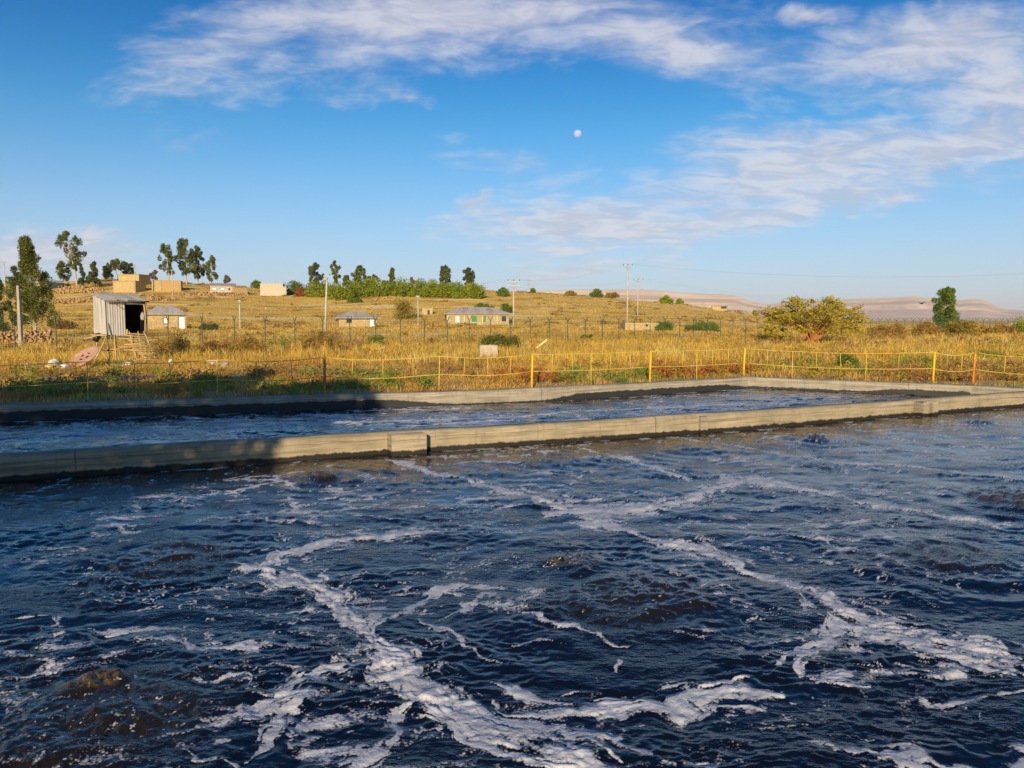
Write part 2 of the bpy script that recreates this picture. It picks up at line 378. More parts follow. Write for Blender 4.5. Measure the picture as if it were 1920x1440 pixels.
def resample(L, step):
    L = np.array(L); seg = np.linalg.norm(np.diff(L, axis=0), axis=1); s = np.concatenate([[0], np.cumsum(seg)])
    q = np.unique(np.concatenate([np.linspace(0, s[-1], max(2, int(s[-1] / step))), s]))
    return np.stack([np.interp(q, s, L[:, 0]), np.interp(q, s, L[:, 1])], 1), q
def build_wall(name, line, thick, mat, label, dark_band=None, seed=0, ztop=0.0, depth=.9, parent=None):
    """line is the far (outer) edge of the top; the wall's near face lies thick metres to the right of its direction"""
    P, s = resample(line, .22); Q = offset_line(P, thick)
    n = len(P); e = .055
    wob = lambda k, a: fbm(s * 1.1, s * 0 + k * 3.3, 3, seed) * a
    zt = ztop + wob(1, .02) + fbm(s * .12, s * 0, 2, seed + 5) * .03
    lerp = lambda a: P + (Q - P) * a
    rows = [(lerp(0) - 0, zt - depth), (lerp(0.0), zt - e), (lerp(e / thick), zt), (lerp(.5), zt + .004 + wob(7, .008)), (lerp(1 - e / thick), zt + wob(2, .006)), (lerp(1), zt - e + wob(3, .01))]
    for k in range(1, 6): rows.append((lerp(1 + wob(3 + k, .025)[:, None] / thick), zt * 0 + ztop - .03 - .10 * k))
    rows.append((lerp(1), zt * 0 + ztop - depth))
    V = []; UV = []; 
    for (xy, z) in rows:
        V.append(np.column_stack([xy, z])); UV.append(np.column_stack([s, z - WATER]))
    V = np.concatenate(V); UV = np.concatenate(UV); m = len(rows)
    idx = np.arange(n * m).reshape(m, n)
    F = np.stack([idx[:-1, :-1], idx[1:, :-1], idx[1:, 1:], idx[:-1, 1:]], -1).reshape(-1, 4)[:, ::-1]
    st = np.zeros(n) if dark_band is None else dark_band(P)
    o = np_mesh(name, V, F, mat, attrs={'dark_band': np.tile(st, m)}, uv=UV, smooth=False, parent=parent)
    if parent is None: tag(o, label, 'wall')
    return o
def px_of(P): return 960 + P[:, 0] / P[:, 1] * (FPX * math.cos(PITCH) - 5)
MAT_DIV = M_concrete('divider_concrete', .085, (.022, .019, .014))
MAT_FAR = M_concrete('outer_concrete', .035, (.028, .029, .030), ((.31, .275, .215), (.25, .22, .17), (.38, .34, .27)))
def far_dark_band(P):  # dark lower band reaches higher on chosen stretches of wall
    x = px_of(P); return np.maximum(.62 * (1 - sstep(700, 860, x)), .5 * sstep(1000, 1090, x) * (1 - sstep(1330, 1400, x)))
def end_dark_band(P):
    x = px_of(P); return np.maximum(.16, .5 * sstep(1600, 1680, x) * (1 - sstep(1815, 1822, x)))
far_wall = build_wall('basin_wall', far, .42, MAT_FAR, 'long outer concrete wall of the far basin, below the yellow railing', far_dark_band, 3)
end_wall = build_wall('basin_end_wall', endw, .42, MAT_FAR, 'slanting end wall closing the far basin on the right', end_dark_band, 8)
div_wall = build_wall('divider_wall', div, .40, MAT_DIV, 'pale concrete divider wall between the two basins', None, 13)
build_wall('basin_right_wall', [div[-1], RIGHT], .42, MAT_DIV, 'concrete wall at the right end of the near basin, out of view', None, 15)
build_wall('basin_near_wall', [RIGHT, NEAR_R, NEAR_L], .42, MAT_DIV, 'concrete wall of the near basin at the camera side', None, 16)
build_wall('basin_left_wall', [NEAR_L, np.array(div[0]), np.array(far[0])], .42, MAT_DIV, 'concrete wall at the left end of both basins, out of view', None, 17)
def pilaster(px0, px1, out):      # thickened block standing proud of the divider's near face
    L = offset_line(div, .395)
    def pt(px):
        best = None
        for a, b in zip(L[:-1], L[1:]):
            for k in np.linspace(0, 1, 200):
                q = a + (b - a) * k; d = abs(960 + q[0] / q[1] * 1447 - px)
                if best is None or d < best[0]: best = (d, q, (b - a) / np.linalg.norm(b - a))
        return best[1], best[2]
    a, d = pt(px0); b, _ = pt(px1); n = np.array([d[1], -d[0]]); s0 = np.linalg.norm(a - div[0])
    L2 = [a, a + (b - a) * .5, b]
    P, s = resample(L2, .12); k = len(P); rows = []
    zt = -.028 + fbm(s * 3, s * 0, 2, 7) * .012
    for (o, z) in ((0, zt), (out - .03, zt), (out, zt - .03), (out, zt - .15), (out, zt - .3), (out, zt * 0 - .9)): rows.append((P + n * o, z))
    V = np.concatenate([np.column_stack([xy, z]) for xy, z in rows]); UV = np.concatenate([np.column_stack([s + s0 + 40, z - WATER]) for xy, z in rows])
    m = len(rows); idx = np.arange(k * m).reshape(m, k)
    F = list(map(tuple, np.stack([idx[:-1, :-1], idx[1:, :-1], idx[1:, 1:], idx[:-1, 1:]], -1).reshape(-1, 4)[:, ::-1]))
    # end faces
    base = len(V); ends = []
    for j in (0, k - 1):
        p = P[j]; q = p + n * out
        ends += [(*p, zt[j]), (*q, zt[j] - .02), (*q, -.9), (*p, -.9)]
    V = np.concatenate([V, np.array(ends)]); UV = np.concatenate([UV, [(s0 + 30 + .3 * (i % 4 in (1, 2)), e[2] - WATER) for i, e in enumerate(ends)]])
    F += [(base, base + 1, base + 2, base + 3)[::-1], (base + 4, base + 5, base + 6, base + 7)]
    np_mesh('pilaster', V, np.array(F), MAT_DIV, div_wall, attrs={'dark_band': np.zeros(len(V))}, uv=UV)
pilaster(724, 789, .30); pilaster(1312, 1324, .10); pilaster(1716, 1743, .30)
# ------------------------------------------------------------------ water
BOILS = [  # photo x, y, radius m, mound height, spout height
    (215, 1345, 1.25, .05, 0), (172, 1300, .20, .03, .05), (1190, 1125, 1.35, .06, 0), (1075, 1056, .30, .03, .05), (603, 898, .95, .04, 0), (603, 897, .26, .02, .075),
    (1530, 824, .85, .03, 0), (1530, 826, .36, .02, .09), (1690, 808, .40, .02, .03), (1832, 792, .40, .02, .05), (1795, 1045, 1.25, .07, 0), (1905, 935, .9, .06, .04), (1035, 868, 1.1, .05, 0), (1300, 845, 1.0, .04, 0), (330, 1045, 1.1, .03, 0)]
FOAM = [  # polylines in photo pixels with half widths in metres
    (.16, [(815, 996), (740, 1003), (660, 1014), (590, 1027), (520, 1045), (495, 1068), (545, 1090), (615, 1106), (640, 1140), (668, 1170)]),
    (.14, [(430, 1060), (500, 1072), (560, 1098), (620, 1108)]),
    (.125, [(640, 1135), (668, 1172), (700, 1198), (735, 1232), (765, 1275), (800, 1308), (850, 1330), (920, 1365), (990, 1392), (1060, 1425), (1140, 1470)]),
    (.07, [(690, 1235), (720, 1262), (770, 1295), (830, 1340), (900, 1385), (960, 1420), (1010, 1450)]),
    (.075, [(850, 1325), (900, 1325), (960, 1350), (1060, 1372), (1150, 1383), (1215, 1402)]),
    (.09, [(957, 1324), (1060, 1338), (1180, 1338), (1250, 1338), (1300, 1312), (1370, 1306), (1470, 1312)]),
    (.07, [(690, 1245), (638, 1253), (564, 1288), (486, 1347), (389, 1366), (253, 1401), (218, 1436)]),
    (.05, [(600, 1300), (544, 1366), (467, 1420)]),
    (.075, [(780, 1320), (747, 1342), (721, 1384), (684, 1432), (660, 1470)]),
    (.06, [(700, 1195), (715, 1165), (735, 1150), (755, 1147), (800, 1125), (837, 1110), (890, 1098)]),
    (.10, [(715, 862), (760, 868), (800, 885), (870, 900), (960, 925), (1040, 945), (1090, 965)]),
    (.24, [(1050, 965), (1120, 958), (1190, 955), (1245, 950)]), (.2, [(1060, 985), (1130, 982), (1180, 1000)]),
    (.13, [(1150, 985), (1200, 1012), (1290, 1026), (1390, 1055), (1450, 1087), (1510, 1112), (1570, 1137), (1640, 1157), (1720, 1182), (1800, 1212), (1920, 1252), (2010, 1280)]),
    (.07, [(1560, 1150), (1640, 1185), (1720, 1205), (1800, 1240), (1900, 1272)]), (.07, [(1300, 1035), (1360, 1048), (1430, 1078)]),
    (.12, [(1240, 955), (1330, 922), (1400, 904), (1470, 910), (1560, 930), (1650, 950), (1740, 965), (1830, 975), (1930, 992)]), (.22, [(1345, 905), (1420, 900), (1470, 906)]),
    (.06, [(1070, 838), (1150, 855), (1230, 880), (1290, 902)]), (.045, [(1200, 815), (1300, 826), (1440, 846), (1500, 856), (1570, 868), (1680, 874), (1780, 880), (1920, 904)]),
    (.035, [(1560, 830), (1660, 842), (1790, 852)]), (.05, [(1600, 870), (1720, 876), (1830, 890), (1920, 900)]), (.04, [(1500, 812), (1620, 820), (1740, 828)]),
    (.06, [(1570, 1145), (1589, 1183), (1540, 1195), (1503, 1210), (1475, 1232), (1449, 1253)]), (.07, [(1560, 1165), (1545, 1200), (1500, 1250), (1511, 1277), (1550, 1284), (1608, 1261)]),
    (.03, [(957, 1155), (1010, 1159), (1055, 1174), (1115, 1200), (1160, 1219)]), (.035, [(785, 1162), (845, 1192), (865, 1210), (890, 1230), (930, 1240)]), (.022, [(972, 1207), (1030, 1212), (1078, 1222)]),
    (.03, [(820, 1165), (870, 1142), (915, 1130)]), (.03, [(31, 1160), (97, 1152)]), (.025, [(140, 1183), (233, 1179), (319, 1187), (380, 1185)]), (.035, [(241, 1203), (311, 1207), (370, 1218), (447, 1214), (583, 1222)]),
    (.03, [(350, 1269), (428, 1265), (494, 1292)]), (.025, [(319, 1121), (389, 1115), (467, 1113)]), (.06, [(1600, 1409), (1706, 1424), (1790, 1440)]), (.05, [(1180, 1420), (1205, 1428)]),
    (.05, [(840, 988), (905, 990)]), (.04, [(948, 996), (995, 996)]), (.05, [(1130, 1240), (1140, 1260)]), (.05, [(640, 960), (720, 950), (800, 950)]), (.05, [(420, 930), (520, 905), (560, 915)]),
    (.04, [(900, 1285), (1000, 1300), (1080, 1320)]), (.03, [(1380, 1010), (1450, 1000), (1520, 985)]), (.04, [(1700, 1240), (1760, 1260)]), (.05, [(1560, 1300), (1640, 1290)])]
def water_height_foam(X, Y, foam_lines, boils, seed, level, wave=1.0, scatter=1.0):
    P = np.stack([X, Y], 1)
    wx = fbm(X * 1.3, Y * 1.3, 4, seed + 1) * .22 + fbm(X * 6, Y * 6, 2, seed + 2) * .035; wy = fbm(X * 1.3, Y * 1.3, 4, seed + 11) * .22 + fbm(X * 6, Y * 6, 2, seed + 12) * .035
    Pw = P + np.stack([wx, wy], 1)
    h = np.zeros(len(X)); boil = np.zeros(len(X)); turb = np.zeros(len(X)); froth = np.zeros(len(X)); rmin = np.full(len(X), 9.0)
    for (bx, by, r, mh, sp) in boils:
        c = at_z(bx, by, level)[:2]; q = np.hypot(Pw[:, 0] - c[0], Pw[:, 1] - c[1])
        g = np.exp(-(q / r) ** 2 * 1.6)
        h += mh * g
        if r > .5: turb = np.maximum(turb, g); boil = np.maximum(boil, sstep(.35, .95, g)); rmin = np.minimum(rmin, q)
        if sp: k = np.exp(-(np.hypot(Pw[:, 0] - c[0] , Pw[:, 1] - c[1]) / r) ** 3 * 1.6); h += sp * .8 * k * (1 + .9 * fbm(X * 7, Y * 7, 2, seed + 40)) + k * .02 * fbm(X * 22, Y * 22, 2, seed + 43); froth = np.maximum(froth, k)
    wxs, wys = X + wx * .6, Y + wy * .6
    calm = sstep(-.25, .35, fbm(X * .55, Y * .7, 3, seed + 28)) * .75 + .25
    w = fbm(wxs * .8, wys * 1.4, 2, seed + 20) * .032 + calm * ((.35 - np.abs(perlin(wxs * 1.9, wys * 3.4, seed + 23))) * .034 + (.35 - np.abs(perlin(wxs * 4.2 + 5, wys * 7.4, seed + 25))) * .025 + fbm(wxs * 9, wys * 14, 2, seed + 26) * .013)
    rip = np.sin((rmin * 1.0 + wx * .8) * 2 * np.pi / .42) * np.exp(-rmin / 1.9) * .012 * (rmin < 8)
    t2 = turb * (fbm(X * 3.5, Y * 3.5, 2, seed + 30) * .014 + fbm(X * 10, Y * 10, 3, seed + 33) * .013)
    h = h + wave * (w + rip) + t2
    # foam: streaks where the upwellings meet, drawn out along the line, with a thin film round them
    cov = np.zeros(len(X)); thick = np.zeros(len(X)); film = np.zeros(len(X))
    n1 = fbm(X * 3.2, Y * 3.2, 4, seed + 50, .55); n2 = fbm(X * 9, Y * 9, 4, seed + 55, .6); n3 = fbm(X * .9, Y * .9, 3, seed + 58)
    for li, (wd, pts) in enumerate(foam_lines):
        L = np.array([at_z(x, y, level)[:2] for x, y in pts]); m = wd * 5 + .5
        lo = L.min(0) - m; hi = L.max(0) + m
        sel = np.where((P[:, 0] > lo[0]) & (P[:, 0] < hi[0]) & (P[:, 1] > lo[1]) & (P[:, 1] < hi[1]))[0]
        if not len(sel): continue
        d, S, sd = poly_coords(Pw[sel], L); k = d < m; sel, d, S, sd = sel[k], d[k], S[k], sd[k]
        tot_l = np.linalg.norm(np.diff(L, axis=0), axis=1).sum()
        taper = np.clip(np.minimum(S, tot_l - S) / .25, .25, 1)
        vary = 1 + 1.3 * fbm(S * 1.1, S * 0 + li * 3.7, 3, seed + 61)
        dn = d / (.80 * wd * taper * np.clip(vary, .35, 2.0))
        streak = fbm(S * 2.4 + li * 9, sd * 13, 4, seed + 63, .6)
        v = 1.25 - .60 * dn + streak * (.40 + .75 * np.clip(dn, 0, 2)) + n2[sel] * .40 + n1[sel] * .35
        cov[sel] = np.maximum(cov[sel], sstep(.12, 1.15, v))
        thick[sel] = np.maximum(thick[sel], sstep(.75, 1.6, v) * sstep(.05, .12, wd))
        film[sel] = np.maximum(film[sel], np.clip(1.15 - dn / 4.2, 0, 1) * np.clip(.40 + streak * .6 + n1[sel] * .7, 0, 1))
    # loose threads of foam pulled out between the boils
    r1 = np.abs(fbm(wxs * .75 + wy * 1.6, wys * 1.7, 4, seed + 60, .5)); p1 = sstep(-.30, .22, fbm(X * .30, Y * .42, 3, seed + 66) + .10 * n3)
    t1 = sstep(.15, .0, r1 - .03 * n1) * p1 * np.clip(.80 + 1.2 * n1 + .5 * n2, 0, 1)
    r2 = np.abs(fbm(wxs * 2.3, wys * 4.8 + wx * 3, 4, seed + 70, .55)); p2 = sstep(-.28, .20, fbm(X * .55, Y * .75, 2, seed + 74))
    t2f = sstep(.11, .0, r2) * p2 * np.clip(.60 + 1.2 * n1 + .6 * n2, 0, 1)
    sp = sstep(.50, .85, n1 + .6 * n2) * .3
    foam = np.maximum(np.maximum(cov, film * .36), scatter * np.maximum(np.maximum(t1 * .95, t2f * .9), sp))
    foam = np.maximum(foam * (1 - .85 * boil), turb * sstep(.18, .5, fbm(X * 16, Y * 16, 3, seed + 81, .6)) * .55)
    h = h + foam * .004 + thick * (1 - boil) * (.010 + .016 * np.clip(fbm(X * 2.6, Y * 2.6, 2, seed + 88) + .25, 0, 1) + .004 * n2)
    return h, np.clip(foam, 0, 1), np.clip(boil, 0, 1), froth, np.clip(thick, 0, 1)
def ray_line(us, L):
    """distance Y at which the ray X = u*Y meets the polyline"""
    L = np.array(L); lu = L[:, 0] / L[:, 1]
    out = np.full(len(us), np.nan)
    for a, b in zip(L[:-1], L[1:]):
        d = b - a; ua, ub = a[0] / a[1], b[0] / b[1]
        s = (us >= min(ua, ub) - 1e-9) & (us <= max(ua, ub) + 1e-9)
        k = (us[s] * a[1] - a[0]) / (d[0] - us[s] * d[1]); out[s] = a[1] + k * d[1]
    return out
def M_water():
    m, t = newmat('foaming_water'); pos = t.n('NewGeometry').outputs['Position']
    foam = t.n('Attribute', attribute_name='foam').outputs['Fac']; boil = t.n('Attribute', attribute_name='boil').outputs['Fac']; froth = t.n('Attribute', attribute_name='froth').outputs['Fac']; thick = t.n('Attribute', attribute_name='thick').outputs['Fac']
    v = t.map(pos, sc=(1, 1, .3))
    r1 = t.noise(t.map(v, sc=(1, 1.7, 1)), 11, 3, .6); calm = t.ss(t.noise(v, .9, 2), .40, .62, .25, 1.0)
    r1 = t.math('ADD', r1, t.math('MULTIPLY', boil, t.noise(v, 30, 3, .65)))
    wc = t.mix(boil, (.0035, .0045, .010), (.015, .0115, .0075))
    wb = t.n('Bump', {'Height': r1, 'Strength': t.math('MULTIPLY', calm, .5), 'Distance': .03})
    wat = t.n('BsdfPrincipled', {'Base Color': wc, 'Roughness': .05, 'IOR': 1.36, 'Specular IOR Level': .55, 'Normal': wb.outputs[0]})
    vor = t.n('TexVoronoi', {'Vector': v, 'Scale': 48.0}, feature='F1').outputs['Distance']
    bub = t.math('ADD', t.math('ADD', t.math('MULTIPLY', vor, .45), t.math('MULTIPLY', t.noise(v, 24, 4, .75), .45)), t.math('MULTIPLY', t.noise(t.map(v, loc=(3, 1, 0)), 6.5, 3, .6), .32))
    bub = t.ss(bub, .24, .92)                                                   # bubbles and gaps
    cov = t.ss(t.math('SUBTRACT', t.math('MULTIPLY', foam, 1.08), bub), -.34, .34, 0.0, .96)
    cov = t.math('MULTIPLY', cov, t.ss(foam, .08, .42))
    fc = t.mix(t.ss(t.noise(v, 5, 3), .35, .65), (.40, .42, .49), (.60, .61, .66))
    fb = t.n('Bump', {'Height': t.math('SUBTRACT', t.noise(v, 14, 3, .6), t.math('MULTIPLY', vor, .35)), 'Strength': .5, 'Distance': .012})
    fo = t.n('BsdfPrincipled', {'Base Color': fc, 'Roughness': .5, 'Specular IOR Level': .35, 'Normal': fb.outputs[0]})
    fr = t.n('BsdfPrincipled', {'Base Color': (.10, .072, .034, 1), 'Roughness': .12, 'Specular IOR Level': .6, 'Normal': fb.outputs[0]})
    frm = t.math('MULTIPLY', t.ss(froth, .15, .65), t.ss(t.noise(v, 22, 4, .75), .38, .60))
    s1 = t.n('MixShader', {0: cov, 1: wat.outputs[0], 2: fo.outputs[0]}); s2 = t.n('MixShader', {0: frm, 1: s1.outputs[0], 2: fr.outputs[0]})
    finish(t, s2); return m
MAT_WATER = M_water()
def water_sheet(name, us, near_fn, far_fn, nrow, foam, boils, seed, label, wave, scatter, edge_foam):
    dn, df = near_fn(us), far_fn(us)
    t = np.linspace(0, 1, nrow)[:, None]
    Y = 1 / ((1 - t) / dn[None] + t / df[None]); X = us[None] * Y
    x, y = X.ravel(), Y.ravel()
    h, f, b, fr, th = water_height_foam(x, y, foam, boils, seed, WATER, wave, scatter)
    if edge_foam is not None:
        d = poly_dist(np.stack([x, y], 1), edge_foam); e = sstep(.06, .16, d) * (1 - sstep(.18, .42, d + fbm(x * 1.5, y * 1.5, 3, seed + 90) * .25)) * sstep(-.15, .3, fbm(x * 1.1, y * 1.1, 3, seed + 95) + fbm(x * 7, y * 7, 3, seed + 97) * .4)
        f = np.maximum(f * sstep(.0, .5, d), e * .8)
        h = h * sstep(-.15, .6, d)
    n = len(us); idx = np.arange(len(x)).reshape(nrow, n)
    F = np.stack([idx[:-1, :-1], idx[:-1, 1:], idx[1:, 1:], idx[1:, :-1]], -1).reshape(-1, 4)
    o = np_mesh(name, np.stack([x, y, WATER + h], 1), F, MAT_WATER, attrs={'foam': f, 'boil': b, 'froth': fr, 'thick': th}, smooth=True)
    return tag(o, label, 'water', kind='structure')
us = np.concatenate([np.linspace(-1.25, -.70, 60, endpoint=False), np.linspace(-.70, .70, 960, endpoint=False), np.linspace(.70, .80, 30, endpoint=False), np.linspace(.80, .86, 8)])
div_near = offset_line(div, .35)
water_sheet('near_water', us, lambda u: np.maximum(1.6 / (1 - .43 * np.maximum(u, 0)), 1.6) + 1.6, lambda u: ray_line(u, div_near), 540, FOAM, BOILS, 100, 'dark churning water with foam in the near basin', 1.0, 1.0, div_near)
FOAM2 = [(.16, [(0, 822), (200, 812), (420, 805), (560, 797), (700, 792), (860, 786), (1000, 780)]), (.12, [(560, 775), (620, 782), (700, 785)]), (.14, [(1000, 779), (1100, 770), (1260, 764), (1400, 756)]), (.1, [(340, 781), (400, 788), (470, 795)]),
         (.12, [(140, 795), (180, 806), (240, 818)]), (.1, [(650, 770), (800, 768), (900, 765)]), (.1, [(760, 800), (900, 790), (960, 788)]), (.08, [(1100, 747), (1250, 743), (1500, 741)])]
us2 = np.concatenate([np.linspace(-.95, -.70, 20, endpoint=False), np.linspace(-.70, .745, 700)])
def far_lim(u):
    a = ray_line(u, offset_line(far, .37)); b = ray_line(u, offset_line(endw, .37)); r = np.where(np.isnan(a), b, np.where(np.isnan(b), a, np.minimum(a, b)))
    i = np.arange(len(u)); ok = ~np.isnan(r); return np.interp(i, i[ok], r[ok])
div_far = offset_line(div, .05)
water_sheet('far_water', us2, lambda u: ray_line(u, div_far), lambda u: np.maximum(far_lim(u), ray_line(u, div_far) + .02), 150, FOAM2, [], 300, 'foam streaked water in the far basin behind the divider wall', 1.35, 1.15, np.array(offset_line(far, .37)))
# ------------------------------------------------------------------ vegetation
MAT_LEAF = M_vcol('leaf', .65, .25, .38); MAT_GRASS = M_vcol('grass_blade', .8, .15, .35)
MAT_BARK = M_rough('bark_grey', (.22, .17, .12), (.14, .105, .075), 5); MAT_BARK_P = M_rough('bark_pale', (.45, .38, .28), (.33, .27, .19), 3); MAT_BARK_O = M_rough('bark_orange', (.42, .17, .055), (.30, .12, .04), 4)
PAL = {'euc': ((.075, .100, .032), (.21, .23, .052)), 'dark': ((.056, .080, .030), (.15, .17, .048)), 'hedge': ((.15, .215, .016), (.36, .39, .022)), 'green': ((.085, .15, .022), (.21, .27, .036)), 'olive': ((.22, .18, .028), (.40, .30, .05)),
       'acacia': ((.28, .24, .024), (.56, .44, .05)), 'dry': ((.28, .17, .038), (.50, .32, .075)), 'brown': ((.20, .11, .036), (.32, .18, .06)), 'red': ((.26, .085, .02), (.36, .14, .03)), 'golden': ((.075, .10, .020), (.19, .195, .030)), 'bare': ((.17, .15, .12), (.24, .21, .17))}
def leaf_quads(C, size, pal, r, along=None, aspect=1.0, shade=None):
    n = len(C); d = r.normal(size=(n, 3)); d[:, 2] *= .7
    if along is not None: d = along + d * .35
    d /= np.linalg.norm(d, axis=1)[:, None]
    e = np.cross(d, r.normal(size=(n, 3))); e /= np.linalg.norm(e, axis=1)[:, None]
    s = size * r.uniform(.6, 1.3, n)[:, None]; a = d * s * aspect; b = e * s * .5
    V = np.stack([C - a, C + b, C + a, C - b], 1).reshape(-1, 3); F = np.arange(4 * n).reshape(n, 4)
    c1, c2 = np.array(pal[0]), np.array(pal[1]); k = r.uniform(0, 1, n) if shade is None else np.clip(shade + r.normal(0, .22, n), 0, 1)
    col = c1 + (c2 - c1) * k[:, None]
    return V, F, np.repeat(col, 4, 0)
def clump_leaves(clumps, per, size, pal, seed, aspect=1.3, shell=.55):
    r = np.random.default_rng(seed); Cs = []; S = []
    for (c, rad) in clumps:
        n = max(6, int(per)); d = r.normal(size=(n, 3)); d /= np.linalg.norm(d, axis=1)[:, None]
        q = (shell + (1 - shell) * r.uniform(0, 1, n)) ** 1.0 * r.uniform(.75, 1.12, n)
        Cs.append(np.asarray(c) + d * q[:, None] * np.asarray(rad)); S.append(np.full(n, r.uniform(.1, .9)))
    return leaf_quads(np.concatenate(Cs), size, pal, r, None, aspect, np.concatenate(S))
def tree_eucalyptus(label, x, yb, yt, wpx, seed, pal='euc', lean=0.0, crown=.34, gaps=1.0, base=None, stems=1, group=None, dense=1.0, cone=False, bark=None):
    p = hit(x, yb) if base is None else np.asarray(base, float); D = p[1]; h = (yb - yt) / FPX * D; w = wpx / FPX * D; r = random.Random(seed)
    rt = empty('tree', p); tag(rt, label, 'tree', group)
    tb = MB(); cl = []; leafs = max(.08, min(.42, D * .00115)); per = int(72 * dense ** .6)
    for si in range(stems):
        ox = 0 if stems == 1 else (si / (stems - 1) - .5) * w * .55; hh = h * (1 if si == stems // 2 else r.uniform(.62, .92)); ln = lean * h + ox * .25
        tp = [Vector((ox + ln * k ** 1.4 + r.uniform(-.02, .02) * w, r.uniform(-.05, .05) * w, -.25 + k * (hh + .1))) for k in (0, .25, .5, .75, .97)]
        r0 = max(.07, .018 * h); tb.tube(tp, [r0, r0 * .8, r0 * .6, r0 * .38, r0 * .12], 6)
        n = int((22 if cone else 21) * dense / (stems ** .5)) + 5
        for k in range(n):
            f = crown + (1 - crown) * (k + r.random()) / n; i = min(3, int(f / .25)); q = tp[i].lerp(tp[i + 1], min(1, f * 4 - i))
            g = (f - crown) / (1 - crown)
            env = (1.0 - .93 * g ** 1.15) if cone else math.sin(math.pi * (.16 + .78 * g)) ** .8
            env *= .5 * w / (stems ** .45)
            a = r.uniform(0, 6.283); o = env * r.uniform(.25, .95); rad = (.125 * w / stems ** .35 + .05) * r.uniform(.5, 1.35) * (.55 + .45 * env / (.5 * w))
            c = q + Vector((math.cos(a) * o, math.sin(a) * o, r.uniform(0, .06) * h))
            if c.z > h - rad * .8: c.z = h - rad * .8
            cl.append((tuple(c), (rad, rad, rad * r.uniform(1.1, 1.6))))
            if o > rad * .6: tb.tube([q - Vector((0, 0, .04 * h)), c], [r0 * .3, r0 * .08], 4, False)
    V, F, c = clump_leaves(cl, per, leafs, PAL[pal], seed + 100)
    tb.build('trunk', bark or MAT_BARK, rt); np_mesh('crown', V, F, MAT_LEAF, rt, col=c); return rt
def bush(label, x, yb, yt, wpx, seed, pal='green', D=None, name='bush', cat='bush', group=None, per=60, flat=1.0, size=None, n=None, base=None, spiky=False):
    p = (hit(x, yb) if D is None else np.array([*(at_d(x, yb, D)[:2]), 0.0])) if base is None else np.asarray(base, float)
    if D is not None: p[2] = float(terrain(p[0], p[1]))
    D = p[1]; h = (yb - yt) / FPX * D; w = wpx / FPX * D; r = random.Random(seed)
    rt = empty(name, p); tag(rt, label, cat, group); tb = MB(); cl = []
    n = n or int(16 + 6 * w / max(h, .3))
    for k in range(n):
        a = r.uniform(0, 6.283); q = math.sqrt(r.random()); zz = r.uniform(.12, 1.0) * math.sqrt(max(.05, 1 - (q * .92) ** 2))
        rad = min(.24 * h + .02 * w, .36 * h) * r.uniform(.7, 1.25)
        c = Vector((math.cos(a) * q * (.5 * w - rad * .6), math.sin(a) * q * (.42 * w - rad * .5), max(rad * .5, zz * (h - rad * .85))))
        cl.append((tuple(c), (rad * 1.15, rad * 1.15, rad * .95)))
        if k % 2 == 0: tb.tube([(c.x * .15, c.y * .15, -.15), (c.x * .6, c.y * .6, c.z * .6), tuple(c)], [.03 + .008 * h, .02 + .005 * h, .008], 4, False)
    V, F, c = clump_leaves(cl, per * 1.5, size or max(.045, min(.34, D * .00095)), PAL[pal], seed + 50, 2.4 if spiky else 1.2)
    tb.build('stem', MAT_BARK, rt); np_mesh('foliage', V, F, MAT_LEAF, rt, col=c); return rt
# shelter trees behind the camera whose broken shade falls over the left of the basins
for (x, y, rad, H, sd, lab) in ((-10.1, -5.2, 2.95, 9.6, 1, 'dense shelter tree behind the camera, nearest to the basin'), (-14.9, -5.6, 2.7, 11.0, 2, 'dense shelter tree behind the camera, middle of three'), (-19.6, -5.0, 2.8, 10.4, 3, 'dense shelter tree behind the camera, farthest left')):
    r_ = np.random.default_rng(900 + sd); n_ = 12000; th = r_.uniform(0, 6.283, n_); zz = r_.uniform(.02, 1, n_); q = rad * np.sqrt(r_.uniform(0, 1, n_)) * np.clip(1.25 - zz ** 5 * 1.0, .2, 1) * np.clip(1 + .18 * np.sin(zz * 23 + sd), .7, 1.1)
    V, F, cc = leaf_quads(np.stack([np.cos(th) * q, np.sin(th) * q, .4 + zz * (H - .4)], 1), .165, PAL['euc'], r_, None, 1.3)
    rt = empty('shelter_tree', (x, y, float(terrain(x, y)))); tag(rt, lab, 'tree'); MB().tube([(0, 0, -.3), (.05, 0, H * .5), (0, 0, H * .92)], [.2, .14, .03], 8).build('trunk', MAT_BARK, rt, True); np_mesh('crown', V, F, MAT_LEAF, rt, col=cc)
# trees: label, x, base y, top y, width (photo pixels), seed, options
LEFT_D = 80
def flat_base(x, D): q = at_d(x, 600, D); return (q[0], D, float(terrain(q[0], D)))
tree_eucalyptus('tall broad dark green tree with pale stems left of the tin guard hut', 64, 642, 448, 90, 1, 'golden', -.05, .20, base=flat_base(66, 78), stems=1, dense=4.6, cone=True, bark=MAT_BARK_P)
tree_eucalyptus('dark rounded tree at the left edge of the photo, behind the concrete post', 16, 636, 502, 62, 2, 'dark', 0, .2, base=flat_base(14, 90), stems=2, dense=2.4)
bush('low dark green bush at the left edge under the dark tree', 4, 600, 565, 44, 3, 'dark', D=95)
T = tree_eucalyptus
T('tall thin leaning gum tree with open clumps on the left ridge', 146, 535, 437, 46, 4, 'euc', -.20, .30, dense=1.5, bark=MAT_BARK_P)
T('small tree just left of the leaning gum tree', 118, 537, 492, 30, 5, 'golden', 0, .3)
T('narrow dark young tree right of the leaning gum tree', 157, 540, 496, 18, 6, 'dark', -.1, .15, cone=True)
T('pointed dark conifer on the left ridge between two small trees', 178, 538, 492, 32, 7, 'dark', 0, .12, cone=True, dense=1.5)
